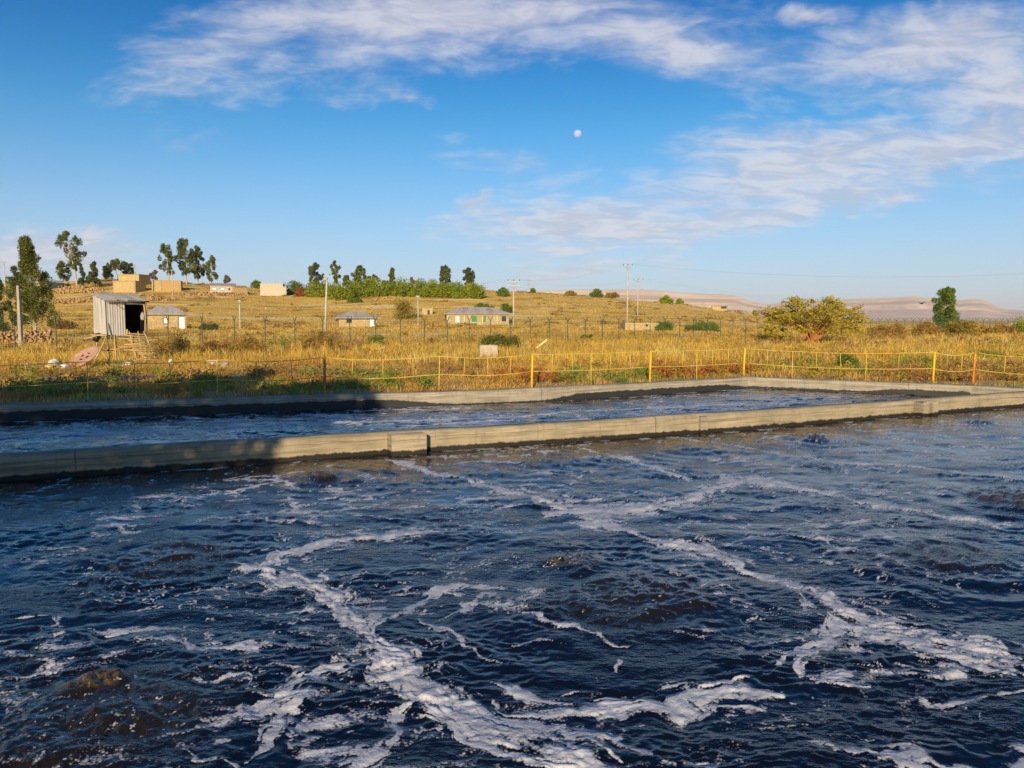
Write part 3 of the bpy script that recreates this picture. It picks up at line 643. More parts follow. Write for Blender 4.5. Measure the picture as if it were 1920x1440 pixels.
T('small round headed tree left of the flat crowned tree on the ridge', 201, 527, 501, 22, 8, 'dark', 0, .3)
T('open flat crowned tree with bare forked trunk above the stone house', 222, 530, 488, 38, 9, 'euc', -.15, .62, dense=.9)
T('small dense tree beside the flat crowned tree above the stone house', 241, 522, 491, 24, 10, 'dark', 0, .25)
G = 'cluster of tall gum trees behind the brown mud houses'
T('leftmost tall gum of the cluster behind the brown mud house', 317, 533, 460, 36, 11, 'euc', -.05, .25, group=G, dense=1.2, bark=MAT_BARK_P)
T('tallest gum tree of the cluster behind the brown mud house', 350, 533, 451, 46, 12, 'euc', 0, .25, group=G, dense=1.7, bark=MAT_BARK_P)
T('narrow dense gum on the right of the tall cluster', 371, 533, 463, 28, 13, 'dark', .02, .15, group=G, dense=1.7, bark=MAT_BARK_P)
T('shorter gum standing apart just right of the tall cluster', 397, 533, 481, 28, 14, 'euc', 0, .12, group=G, dense=1.2)
T('tiny pale leafless tree behind the house with white windows', 424, 533, 515, 18, 15, 'bare', 0, .3, dense=.6)
T('small bare pale tree left of the tall gum cluster', 290, 533, 507, 18, 16, 'bare', 0, .35, dense=.5)
T('dark gum tree at the left end of the green hedge', 592, 542, 494, 30, 17, 'dark', 0, .12, dense=1.4)
T('thin pointed gum left of the middle of the hedge, behind the leaning pole', 631, 532, 482, 20, 18, 'euc', -.06, .2)
T('small tree right of the thin pointed gum behind the hedge', 650, 530, 507, 18, 19, 'dark', 0, .2)
T('twin topped gum rising over the hedge, right of the leaning pole', 674, 530, 490, 28, 20, 'euc', 0, .2, dense=1.3)
T('short tree right of the twin topped gum behind the hedge', 697, 530, 508, 26, 21, 'euc', .1, .15)
T('slim lone gum rising from the middle of the hedge', 737, 527, 491, 13, 22, 'golden', -.05, .25)
T('low tree left of the slim lone gum behind the hedge', 722, 527, 515, 18, 23, 'euc', 0, .1)
T('tiny sparse tree behind the middle of the hedge', 773, 525, 505, 10, 24, 'bare', 0, .4, dense=.6)
T('dark conifer shaped gum over the right part of the hedge', 834, 532, 490, 28, 25, 'dark', 0, .1, dense=1.4)
T('dark gum behind the right end of the hedge', 877, 538, 501, 30, 26, 'dark', 0, .15, dense=1.3)
hedge = [(600, 556, 524, 44), (640, 562, 521, 46), (672, 558, 522, 40), (703, 556, 520, 40), (733, 554, 523, 36), (760, 556, 521, 38), (788, 556, 524, 34), (812, 557, 526, 36), (838, 558, 527, 36), (862, 559, 528, 36), (886, 560, 530, 36)]
words = ['leftmost', 'second', 'third', 'fourth', 'fifth', 'sixth', 'seventh', 'eighth', 'ninth', 'tenth', 'rightmost']
for i, (x, yb, yt, w) in enumerate(hedge):
    yt -= 4; w += 15
    bush(f'bright yellow green bush, {words[i]} from the left in the long hedge' if 0 < i < 10 else f'bright yellow green bush, {words[i]} of the long hedge', x, yb, yt, w, 60 + i, 'hedge', group='bushes of the long green hedge on the hill', per=80, n=27, size=.27)
B = bush
B('round green bush on the skyline left of the tan block house', 481, 540, 525, 20, 80, 'green'); B('wide dark green bush right of the tan block house', 557, 552, 522, 50, 81, 'green', n=36)
B('rusty red dry shrub at the left foot of the hedge', 566, 556, 538, 26, 182, 'red', spiky=True); B('small green bush below the hedge, right of the leaning pole', 665, 568, 553, 28, 83, 'green')
B('clipped green bush behind the yellow schoolhouse roof', 907, 581, 566, 38, 84, 'green', n=28); B('green bush left of the electric pole behind the schoolhouse', 950, 587, 565, 22, 85, 'green')
B('lone green tree bush on the skyline right of the hedge', 943, 556, 536, 26, 86, 'green', n=20); B('tiny bush on the skyline right of the electric pole', 999, 549, 539, 9, 87, 'green')
B('low bush on the skyline between pole and round bush', 1070, 554, 545, 22, 88, 'olive'); B('round bush on the skyline left of the tall pole', 1118, 558, 540, 24, 89, 'green')
B('brownish bush on the skyline just left of the tall pole', 1147, 558, 545, 26, 90, 'olive'); B('bright round bush pair on the slope right of the tall poles', 1249, 565, 549, 26, 91, 'hedge'); B('small bright bush right of the bush pair on the slope', 1274, 569, 557, 14, 92, 'hedge')
B('tiny bush on the slope left of the acacia', 1415, 590, 581, 9, 93, 'hedge'); B('golden round tree between the two low houses', 758, 598, 556, 44, 94, 'olive', name='tree', cat='tree', n=30)
B('green bush behind the fence right of the ruined wall', 1246, 622, 597, 44, 95, 'green', D=125); B('wide green bush behind the fence left of the acacia', 1308, 622, 598, 58, 96, 'green', D=128); B('small green bush beside the wide one behind the fence', 1335, 622, 601, 26, 97, 'green', D=127)
B('grey green bush in front of the fence, behind the concrete block', 938, 650, 604, 78, 98, 'golden', D=58, n=44, per=70, spiky=True); B('dark creeper hanging on the fence mesh', 1100, 622, 606, 40, 99, 'dark', D=80.5)
B('leafy sapling climbing by the fence, left of the leaning pole', 528, 650, 606, 46, 100, 'green', D=58, per=26, n=16); B('grey green shrub by the fence below the small house', 704, 642, 616, 40, 101, 'green', D=68, per=40)
B('dark thorn bush beside the small stone house, behind the fence', 392, 612, 590, 36, 102, 'dark', D=118)
B('brown dry shrub right of the tin guard hut ladder', 322, 655, 610, 70, 103, 'dry', D=52, n=40, per=60)
B('rust brown shrub above the orange rail post', 600, 660, 612, 90, 104, 'dry', D=54, n=44, per=60, spiky=True); B('brown weed bush left of the leafy sapling', 470, 660, 622, 80, 105, 'dry', D=50, n=36, spiky=True); B('brown weed bush between hut shrub and weed bush', 400, 664, 626, 80, 106, 'brown', D=48, n=34, per=50, spiky=True)
B('low brown bush on the slope behind the left fence post', 118, 600, 575, 46, 107, 'brown', D=120)
B('golden bush by the fence right of the acacia', 1662, 630, 601, 74, 108, 'dry', D=112, n=36, spiky=True); B('brown bush in front of the lone right tree', 1738, 632, 600, 50, 109, 'dry', D=112, n=30, spiky=True); B('spreading brown bush at the foot of the lone right tree', 1800, 632, 594, 64, 110, 'olive', D=113, n=36, spiky=True); B('long golden bush by the fence at the right', 1860, 628, 602, 90, 111, 'dry', D=118, n=40, spiky=True)
B('yellow green bush at the right edge by the blue pickup', 1915, 622, 587, 46, 112, 'hedge', D=125, n=30); B('green leafy weed by the railing right of the corner post', 1588, 690, 655, 46, 113, 'green', D=36, per=50); B('dark low bush left of the lone right tree', 1745, 616, 596, 50, 114, 'dark', D=140)
B('low green bush behind the last railing posts', 1815, 672, 652, 130, 115, 'green', D=47, n=40, per=60)
T('lone tall green tree in front of the right mesa', 1772, 622, 539, 48, 27, 'green', .02, .10, base=flat_base(1772, 142), stems=1, dense=3.2, bark=MAT_BARK_P)
def acacia():
    D = 79.0; p = np.array([*at_d(1524, 600, D)[:2], 0.0]); p[2] = terrain(p[0], p[1]); rt = empty('acacia_tree', p); tag(rt, 'wide spreading acacia with orange branching trunk behind the railing', 'tree')
    r = random.Random(44); nr = np.random.default_rng(44); tb = MB(); cl = []; tips = []
    W, H = 5.2, 5.1
    for k in range(13):
        a = 2 * math.pi * k / 13 + r.uniform(-.25, .25); L = W * r.uniform(.55, 1.0); hz = H * r.uniform(.45, .9) * (1.15 - .40 * L / W)
        p0 = Vector((r.uniform(-.12, .12), r.uniform(-.12, .12), -.3)); p1 = Vector((math.cos(a) * L * .18, math.sin(a) * L * .18, .9)); p2 = Vector((math.cos(a) * L * .55, math.sin(a) * L * .55, .75 + hz * .45)); p3 = Vector((math.cos(a) * L, math.sin(a) * L, .7 + hz * .75))
        tb.tube([p0, p1, p2, p3], [.10, .085, .05, .015], 6, False)
        for j in range(6):
            q = p1.lerp(p2, r.random()) if j < 2 else p2.lerp(p3, r.random()); b = a + r.uniform(-1.0, 1.0); l = r.uniform(.5, 1.3)
            e = q + Vector((math.cos(b) * l, math.sin(b) * l, r.uniform(.25, 1.0))); e.z = min(e.z, H * (1.03 - .40 * (math.hypot(e.x, e.y) / W) ** 2))
            tb.tube([q, e], [.035, .008], 4, False); tips.append((q, e, b))
        tips.append((p2, p3, a))
    for k in range(240):
        a = r.uniform(0, 6.283); q = W * math.sqrt(r.uniform(.06, 1.0)); top = H * (1.0 - .52 * (q / W) ** 2); lowz = .55 + 1.5 * max(0, 1 - q / W * 1.25); z = lowz + (top - lowz) * r.random() ** .7
        e = Vector((math.cos(a) * q, math.sin(a) * q, z)); s = e - Vector((math.cos(a) * .6, math.sin(a) * .6, .25)); tips.append((s, e, a + r.uniform(-.6, .6)))
    Cs, Al = [], []
    for (q, e, b) in tips:
        d = (e - q).normalized()
        for m in range(28):
            f = r.uniform(.25, 1.15); c = q.lerp(e, f); Cs.append((c.x + r.gauss(0, .22), c.y + r.gauss(0, .22), c.z + r.gauss(0, .10))); Al.append((math.cos(b) * .8 + r.gauss(0, .4), math.sin(b) * .8 + r.gauss(0, .4), .35 + r.gauss(0, .25)))
    V, F, c = leaf_quads(np.array(Cs), .11, PAL['acacia'], nr, np.array(Al), 1.7)
    tb.build('trunk', MAT_BARK_O, rt); np_mesh('crown', V, F, MAT_LEAF, rt, col=c)
acacia()
# ------------------------------------------------------------------ dry grass
wall_line = np.array(far + endw[1:] + [div[-1]])
def grass_field(name, label, n, d0, d1, hfun, blades, bw, pal_fn, seed, spread, umin=-.95, umax=.9, keep=None):
    r = np.random.default_rng(seed); u = r.uniform(umin, umax, n); D = 1 / r.uniform(1 / d1, 1 / d0, n); X = u * D; Y = D
    P = np.stack([X, Y], 1); ok = ~inside(P, hole) & (poly_dist(P, wall_line) > .12)
    if keep is not None: ok &= keep(X, Y, r)
    X, Y = X[ok], Y[ok]; n = len(X); hb = hfun(X, Y, r); Z = terrain(X, Y)
    m = n * blades; i = np.repeat(np.arange(n), blades)
    a = r.uniform(0, 2 * np.pi, m); off = spread * np.sqrt(r.uniform(0, 1, m)); bx = X[i] + np.cos(a) * off; by = Y[i] + np.sin(a) * off; bz = Z[i] - .03
    hh = hb[i] * r.uniform(.45, 1.1, m); ln = hh * r.uniform(.1, .55, m); a2 = a + r.normal(0, .7, m)
    w = bw * r.uniform(.6, 1.3, m) * (1 + D[ok][i] / 90); t = r.uniform(0, np.pi, m); wx, wy = np.cos(t) * w * .5, np.sin(t) * w * .5
    tip = np.stack([bx + np.cos(a2) * ln, by + np.sin(a2) * ln, bz + hh], 1)
    mid = np.stack([bx + np.cos(a2) * ln * .35, by + np.sin(a2) * ln * .35, bz + hh * .6], 1); wv = np.stack([wx, wy, wx * 0], 1); b0 = np.stack([bx, by, bz], 1)
    V = np.stack([b0 - wv * .7, b0 + wv * .7, mid + wv, tip, mid - wv], 1).reshape(-1, 3)
    k = np.arange(m) * 5
    F = np.concatenate([np.stack([k, k + 1, k + 2, k + 4], 1), np.stack([k + 4, k + 2, k + 3, k + 3], 1)])
    F4 = F[:m]; F3 = F[m:, :3]
    col = pal_fn(X, Y, r)[i] * np.where(r.random((m, 1)) < .16, r.uniform(.30, .6, (m, 1)), r.uniform(.75, 1.25, (m, 1))); col = np.repeat(np.clip(col, 0, .8), 5, 0)
    me = bpy.data.meshes.new(name); me.vertices.add(len(V)); me.vertices.foreach_set('co', V.astype(np.float32).ravel())
    loops = np.concatenate([F4.ravel(), F3.ravel()]).astype(np.int32); me.loops.add(len(loops)); me.loops.foreach_set('vertex_index', loops)
    st = np.concatenate([np.arange(m) * 4, m * 4 + np.arange(m) * 3]).astype(np.int32); me.polygons.add(2 * m); me.polygons.foreach_set('loop_start', st); me.update(calc_edges=True)
    at = me.attributes.new('col', 'FLOAT_COLOR', 'POINT'); c4 = np.ones((len(V), 4), np.float32); c4[:, :3] = col; at.data.foreach_set('color', c4.ravel())
    tag(link(name, me, MAT_GRASS), label, 'grass', kind='stuff')
def blend(cols, X, Y, seed, r):
    cols = np.array(cols); n = len(cols); f = np.stack([fbm(X / s, Y / (s * .6), 3, seed + k * 7) * 3.2 + r.normal(0, .35, len(X)) + b for k, (s, b) in enumerate(zip([9, 5, 4, 6, 3.5][:n], [.75, .35, -.1, -.35, -.15][:n]))], 1)
    e = np.exp(f * 2); e /= e.sum(1)[:, None]; return e @ cols
GOLD = [(.70, .48, .09), (.62, .38, .065), (.44, .21, .05), (.36, .30, .06), (.74, .58, .22)]
def bare_keep(X, Y, r):
    path = np.exp(-((Y - (31.5 + .16 * (X + 12))) / 1.3) ** 2) * sstep(-.02, -.25, X / Y)
    return (fbm(X / 3.2, Y / 2.2, 3, 71) + .30 - path * .9 + r.uniform(-.2, .2, len(X))) > 0
grass_field('dry_grass', 'short dry weeds and grass between the railing and the dirt track', 21000, 20.5, 42, lambda X, Y, r: (.13 + .20 * np.clip(fbm(X / 2.5, Y / 2.5, 3, 72) + .45, 0, 1.3) + .012 * np.clip(Y - 26, 0, 20)) * r.uniform(.5, 1.3, len(X)), 6, .014, lambda X, Y, r: blend([(.62, .39, .08), (.52, .27, .06), (.40, .16, .045), (.24, .27, .05), (.64, .47, .17)], X, Y, 200, r), 301, .16, keep=bare_keep)
grass_field('tall_grass', 'tall golden dry grass in front of the green fence', 40000, 40, 118, lambda X, Y, r: (.22 + .75 * np.clip(fbm(X / 6, Y / 4.5, 3, 82) + .42, 0, 1.3)) * r.uniform(.5, 1.25, len(X)) * (1 - .75 * np.exp(-((X + 20.0) / 3.2) ** 2 - ((Y - 41) / 3.5) ** 2)), 6, .014, lambda X, Y, r: blend(GOLD, X, Y, 210, r), 302, .30, keep=lambda X, Y, r: (fbm(X / 4, Y / 3, 3, 85) + r.uniform(-.30, .5, len(X))) > -.04)
grass_field('hill_grass', 'short dry tufts over the hillside', 52000, 112, 330, lambda X, Y, r: (.24 + .26 * np.clip(fbm(X / 11, Y / 11, 3, 92) + .4, 0, 1.2)) * r.uniform(.5, 1.3, len(X)), 4, .035, lambda X, Y, r: blend([(.68, .46, .11), (.58, .37, .075), (.38, .21, .06), (.34, .27, .07), (.70, .52, .18)], X, Y, 220, r), 303, .7)
def hill_scrub():
    r = np.random.default_rng(91); Vs, Fs, Cs, off = [], [], [], 0
    for k in range(750):
        u = r.uniform(-.75, .42); D = r.uniform(115, 300); X = u * D
        if fbm(np.array([X / 22]), np.array([D / 12]), 3, 44)[0] + r.uniform(-.25, .25) + .25 * (u < -.3) < .04: continue
        z = float(terrain(X, D)); h = r.uniform(.2, .75); w = h * r.uniform(1.0, 3.5); m = int(30 + 26 * w)
        q = r.normal(size=(m, 3)) * (w * .5, w * .4, h * .28) + (X, D, z + h * .4); q = q[q[:, 2] > z]
        V, F, c = leaf_quads(q, .09 + .0004 * D, PAL[['brown', 'dry', 'olive', 'dry', 'brown'][r.integers(0, 5)]], r, None, 1.5); Vs.append(V); Fs.append(F + off); Cs.append(c); off += len(V)
    tag(np_mesh('hill_scrub', np.concatenate(Vs), np.concatenate(Fs), MAT_LEAF, col=np.concatenate(Cs)), 'low brown scrub scattered over the dry hillside', 'scrub', kind='stuff')
hill_scrub()
def weeds():
    r = np.random.default_rng(77); C, S, K = [], [], []
    zones = [(0, 700, 700, 745, 55, 'green'), (0, 700, 700, 745, 50, 'brown'), (1040, 1210, 700, 722, 22, 'green'), (640, 820, 705, 732, 30, 'green'), (480, 900, 690, 715, 40, 'brown'), (1225, 1420, 690, 712, 34, 'red'), (930, 1060, 700, 722, 22, 'red'), (1430, 1600, 668, 690, 50, 'brown'), (1640, 1920, 690, 716, 50, 'brown'), (300, 700, 640, 672, 60, 'brown'), (1420, 1920, 655, 690, 60, 'olive'), (700, 1400, 655, 690, 80, 'dry'), (0, 240, 640, 668, 30, 'brown'), (900, 1400, 632, 655, 90, 'dry'), (250, 900, 632, 655, 80, 'brown'), (1400, 1920, 632, 655, 90, 'brown'), (620, 1400, 632, 650, 40, 'olive'), (1000, 1920, 690, 715, 60, 'olive'), (1400, 1750, 680, 705, 30, 'green'), (0, 560, 690, 712, 40, 'dry')]
    Vs, Fs, Cs, off = [], [], [], 0
    for (x0, x1, y0, y1, n, pal) in zones:
        for k in range(n):
            p = at_z(r.uniform(x0, x1), r.uniform(y0, y1), -.04); P = p[None, :2]
            if inside(P, hole)[0] or poly_dist(P, wall_line)[0] < .25: continue
            z = float(terrain(p[0], p[1])); h = r.uniform(.16, .48) * (1 + max(0, p[1] - 30) * .012); w = h * r.uniform(.8, 1.8); m = int(70 + 30 * w)
            q = r.normal(size=(m, 3)) * (w * .38, w * .38, h * .30) + (p[0], p[1], z + h * .45); q = q[q[:, 2] > z]
            V, F, c = leaf_quads(q, .028 + .0006 * p[1], [tuple(1.25 * k for k in w_) for w_ in PAL[pal]], r, None, 1.6); Vs.append(V); Fs.append(F + off); Cs.append(c); off += len(V)
    tag(np_mesh('weeds', np.concatenate(Vs), np.concatenate(Fs), MAT_LEAF, col=np.concatenate(Cs)), 'green and rusty weeds scattered along the basin edge and in the grass', 'weeds', kind='stuff')
weeds()
# ------------------------------------------------------------------ yellow railing along the outer wall
MAT_YEL = M_rough('yellow_paint', (.62, .42, .015), (.52, .34, .012), 9, .55, c3=(.36, .21, .04), spec=.35, bstr=.2); MAT_ORG = M_rough('rusty_orange_paint', (.52, .20, .025), (.42, .14, .02), 7, .65, c3=(.62, .40, .02), bstr=.2)
MAT_THIN = M_rough('worn_yellow_pipe', (.60, .43, .08), (.52, .36, .05), 5, .6, c3=(.55, .50, .36), bstr=.15)
def railing():
    line = list(offset_line(np.array(far), -.32)) + list(offset_line(np.array(endw), -.32))[1:]
    line[len(far) - 1] = at_z(1395, 704.5, 0)[:2]; L = np.array(line + [ext(np.array(endw[-2]), np.array([19.2, 24.9]), 3.0)])
    rt = empty('yellow_railing', (*L[len(far) - 1], 0)); tag(rt, 'yellow pipe railing with rusty posts along the far basin wall', 'railing'); O = Vector(rt.location)
    def pos(px):
        u = (px - 960) / 1451.0; d = ray_line(np.array([u]), L)[0]; return Vector((u * d, d, 0))
    thick = [(607, 1), (997, 0), (1219, 0), (1395, 0), (1752, 0), (1827, 1), (2030, 0), (-260, 0)]; thin = [160, 405, 822, 1109, 1307, 1487, 1625, 1925]; short = [28, 250, 318, 480, 546, 660, 718, 773, 870, 914, 957, 1035, 1073, 1146, 1183, 1249, 1281, 1337, 1366, 1440, 1532, 1577, 1686, 1805, 1886, -60, -150]
    r = random.Random(5); H, Hm = 1.10, .52
    tops = {}
    sag = {p: 0 for p in ()}
    def drop(px):        # the rails sag a little between their posts
        posts = sorted([p for p, _ in thick] + ([405, 160] if px < 607 else [822] if px < 997 else []))
        a = max([p for p in posts if p <= px], default=px); b = min([p for p in posts if p >= px], default=px)
        if a == b: return 0.0
        f = (px - a) / (b - a); s = .10 if px < 997 else (.10 if px > 1395 else .03); return s * 4 * f * (1 - f)
    for px, org in thick:
        p = pos(px) - O; ln = r.uniform(-.03, .05)
        MB().tube([p + Vector((0, 0, -.4)), p + Vector((ln * .5, 0, H * .5)), p + Vector((ln, 0, H + .02))], [.042, .040, .040], 10).build('post', MAT_ORG if org else MAT_YEL, rt, True)
    for px in thin:
        p = pos(px) - O; MB().tube([p + Vector((0, 0, -.3)), p + Vector((r.uniform(-.02, .04), 0, H - drop(px)))], .0145, 6).build('thin_post', MAT_THIN, rt, True)
    for px in short:
        p = pos(px) - O; d = drop(px); MB().tube([p + Vector((r.uniform(-.02, .02), 0, Hm - d)), p + Vector((r.uniform(-.02, .02), 0, H - d))], .0125, 6).build('bar', MAT_THIN, rt, True)
    ks = sorted([p for p, _ in thick])
    for a, b in zip(ks[:-1], ks[1:]):
        for h0 in (H, Hm):
            pts = []
            for k in np.linspace(0, 1, 15):
                px = a + (b - a) * k; q = pos(px) - O; q.z = h0 - drop(px) + r.uniform(-.006, .006); pts.append(q)
            MB().tube(pts, .0125, 6).build('rail', MAT_THIN if b > 607 else MAT_THIN, rt, True)
railing()
# ------------------------------------------------------------------ green security fence with forked posts
MAT_FENCE = M_rough('fence_green', (.035, .075, .055), (.028, .06, .045), 4, .55, bstr=.1); MAT_WIRE = M_rough('fence_wire', (.06, .085, .06), (.05, .07, .05), 4, .5, bstr=.1)
def green_fence():
    p0 = np.array([-32.6, 55.4]); d = np.array([.812, .584]); nrm = Vector((-d[1], d[0], 0)); s = 2.5; i0, i1 = -7, 64
    rt = empty('green_fence', (p0[0], p0[1], float(terrain(*p0)))); tag(rt, 'long green wire fence with forked posts crossing the dry field', 'fence'); O = Vector(rt.location)
    proto = MB(); proto.tube([(0, 0, -.3), (0, 0, 2.28)], .038, 6); post_me = None; panel_me = None; r = random.Random(9)
    ang = math.atan2(d[1], d[0])
    pm = MB(); pm.tube([(0, 0, -.3), (0, 0, 2.26)], .04, 6)
    for sg in (-1, 1): pm.tube([(0, 0, 2.2), (0, sg * .42, 2.62)], .034, 5)
    first = None; fpan = None
    for i in range(i0, i1):
        q = p0 + d * s * i; z = float(terrain(*q)); lean = r.uniform(-.02, .02)
        if first is None: o = pm.build('post', MAT_FENCE, rt); first = o
        else: o = first.copy(); COL.objects.link(o); o.parent = rt
        o.location = Vector((q[0], q[1], z)) - O; o.rotation_euler = (lean, 0, ang)
        q2 = q + d * s; z2 = float(terrain(*q2))
        if fpan is None:
            b = MB()
            for k in range(11): b.box(.04, s - .04, -.004, .004, .08 + k * .205, .087 + k * .205)
            for k in range(1, 15): b.box(s * k / 15 - .003, s * k / 15 + .003, -.003, .003, .08, 2.14)
            for sg in (-1, 1):
                for f in (.35, .95): b.box(0, s, sg * .42 * f - .005, sg * .42 * f + .005, 2.2 + .42 * f, 2.21 + .42 * f)
            o = b.build('mesh_panel', MAT_WIRE, rt); fpan = o
        else: o = fpan.copy(); COL.objects.link(o); o.parent = rt
        o.location = Vector((q[0], q[1], z)) - O; o.rotation_euler = (0, -math.atan2(z2 - z, s), ang)
green_fence()
# ------------------------------------------------------------------ electricity poles, wires and pylons
MAT_POLE = M_rough('concrete_pole', (.46, .41, .33), (.38, .34, .27), 2, .85); MAT_STEEL = M_rough('galvanised', (.30, .30, .30), (.22, .22, .22), 5, .5, metallic=.3); MAT_INS = M_rough('brown_insulator', (.10, .07, .06), (.07, .05, .05), 8, .35)
MAT_CABLE = M_rough('cable', (.22, .23, .26), (.18, .19, .21), 3, .6); MAT_PLYLON = M_rough('pylon_steel', (.35, .35, .37), (.30, .30, .32), 3, .6)
TOPS = {}
def pole(key, label, x, yt, yb, lean=0.0, arms=1, arm_w=1.8, D=None, r0=.15, ins=3):
    p = hit(x, yb) if D is None else np.array(flat_base(x, D)); D = p[1]; h = (yb - yt) / FPX * D
    rt = empty('utility_pole', p); tag(rt, label, 'pole'); top = Vector((lean * h, 0, h))
    MB().tube([(0, 0, -.4), (lean * h * .5, 0, h * .5), tuple(top)], [r0 * 1.25, r0, r0 * .75], 8).build('shaft', MAT_POLE, rt, True)
    for a in range(arms):
        z = h - .12 - a * h * .09; b = MB(); x0 = lean * z
        b.box(x0 - arm_w / 2, x0 + arm_w / 2, -.06 - r0 * .8, -r0 * .8 + .03, z - .07, z + .07); arm = b.build('crossarm', MAT_STEEL if arms < 3 else MAT_POLE, rt)
        for sx in (-1, 1): MB().tube([(x0 + sx * arm_w * .36, -r0 * .8, z), (x0, -r0, z - .55)], .03, 4).build('brace', MAT_STEEL, rt)
        if a == 0:
            for k in range(ins):
                xx = x0 + (k / max(1, ins - 1) - .5) * arm_w * .94; zz = z + .07
                MB().lathe([(.03, 0), (.035, .08), (.09, .10), (.05, .15), (.10, .18), (.05, .24), (.09, .27), (.03, .34)], 7, (xx, -r0 * .8, zz)).build('insulator', MAT_INS, rt, True)
    TOPS[key] = (Vector(p) + top + Vector((0, -.1, .3)), arm_w)
pole('lean', 'pale concrete pole leaning right, in front of the hedge', 609, 514, 618, .055, 1, 1.0, D=118, ins=2, r0=.16)
pole('p963', 'concrete electric pole with two crossarms right of the schoolhouse', 963, 525, 610, 0, 2, 2.4, D=152)
pole('tall', 'tallest electric pole standing right of centre against the sky', 1176, 497, 612, 0, 1, 1.9, D=152)
pole('p1195', 'shorter electric pole just right of the tallest one', 1195.5, 532, 600, 0, 1, 2.6, D=205)
pole('p450', 'thin pale pole on the slope above the fence, left of the leafy sapling', 450, 549, 604, 0, 1, .6, D=125, r0=.13, ins=2)
pole('p323', 'thin pale pole in front of the brown mud house', 324, 507, 556, 0, 1, .7, r0=.15, ins=2); pole('p255', 'dark thin pole rising behind the tin guard hut', 254, 499, 552, 0, 1, .7, r0=.15, ins=2)
pole('p10', 'pale pole by the left edge above the dark tree', 11, 493, 560, 0, 1, .9, ins=2); pole('p784', 'slim grey pole left of the schoolhouse', 784, 553, 615, 0, 1, .6, D=130, r0=.09, ins=2)
def wires(a, b, label, n=3, sag=1.0):
    (A, wa), (Bp, wb) = TOPS[a], TOPS[b]; rt = empty('power_line', A); tag(rt, label, 'power line')
    for k in range(n):
        f = (k / max(1, n - 1) - .5) * .9; P = A + Vector((f * wa, 0, 0)); Q = Bp + Vector((f * wb, 0, 0)); pts = []
        for t in np.linspace(0, 1, 14): q = P.lerp(Q, t) - A; q.z -= sag * 4 * t * (1 - t); pts.append(q)
        MB().tube(pts, .0045, 4).build('wire', MAT_CABLE, rt)
TOPS['off_r'] = (Vector(at_d(2150, 498, 130)), 2.0); TOPS['off_r2'] = (Vector(at_d(1720, 575, 420)), 2.4); TOPS['hid'] = (Vector(at_d(700, 540, 250)), 1.6)
wires('p963', 'tall', 'power wires sagging between the double armed pole and the tallest pole', 3, 1.2); wires('tall', 'off_r', 'power wires from the tallest pole to beyond the right edge', 3, 2.2); wires('p1195', 'off_r2', 'power wires falling right from the shorter pole behind the acacia', 3, 2.5); wires('p963', 'p1195', 'power wires between the double armed pole and the shorter pole', 2, 1.6); wires('p963', 'hid', 'power wires running left from the double armed pole to the hedge', 2, .8)
def pylon(label, x, yt, D):
    q = at_d(x, yt, D); H = q[2]; rt = empty('lattice_pylon', (q[0], q[1], 0)); tag(rt, label, 'pylon'); b = MB(); w0, w1 = H * .11, H * .018; th = .22
    W = lambda z: w0 + (w1 - w0) * min(1, z / (H * .8))
    lv = [0, .18, .34, .48, .6, .7, .8, .88, .96]
    for sx in (-1, 1):
        for sy in (-1, 1): b.tube([(sx * W(f * H), sy * W(f * H), f * H) for f in lv], th, 4)
    for f, g in zip(lv[:-1], lv[1:]):
        for s in (-1, 1):
            b.tube([(-W(f*H), s*W(f*H), f*H), (W(g*H), s*W(g*H), g*H)], th * .6, 3); b.tube([(W(f*H), s*W(f*H), f*H), (-W(g*H), s*W(g*H), g*H)], th * .6, 3)
    b.build('lattice', MAT_PLYLON, rt)
    for f in (.72, .82, .92):
        MB().tube([(-H * .13, 0, f * H), (0, 0, f * H + H * .02), (H * .13, 0, f * H)], th * .9, 4).build('arm', MAT_PLYLON, rt)
pylon('far lattice pylon just right of the double armed pole', 992, 520, 900); pylon('fainter lattice pylon left of the double armed pole', 908, 526, 1100)
# ------------------------------------------------------------------ houses
MAT_TIN = M_rough('weathered_tin', (.40, .37, .35), (.31, .29, .28), 1.2, .6, c3=(.30, .22, .16), spec=.4, stretch=(1, .2, 1)); MAT_STONE = M_rough('yellow_stone', (.44, .335, .165), (.33, .24, .115), 2.5, .95, c3=(.50, .41, .23)); MAT_MUD = M_rough('mud_wall', (.40, .275, .12), (.33, .22, .095), 1.5, .95); MAT_TAN = M_rough('tan_plaster', (.45, .395, .30), (.40, .35, .26), 1.2, .92)
MAT_YWALL = M_rough('cream_yellow_wall', (.55, .42, .14), (.50, .37, .12), 1.5, .85); MAT_GREY = M_rough('grey_plaster', (.42, .38, .32), (.36, .32, .27), 2, .9); MAT_WHITE = M_rough('white_paint', (.80, .80, .80), (.70, .71, .72), 3, .55); MAT_GREEN = M_rough('green_door_paint', (.03, .26, .05), (.025, .20, .04), 3, .5); MAT_DARK = M_rough('dark_frame', (.03, .035, .035), (.02, .025, .025), 4, .6)
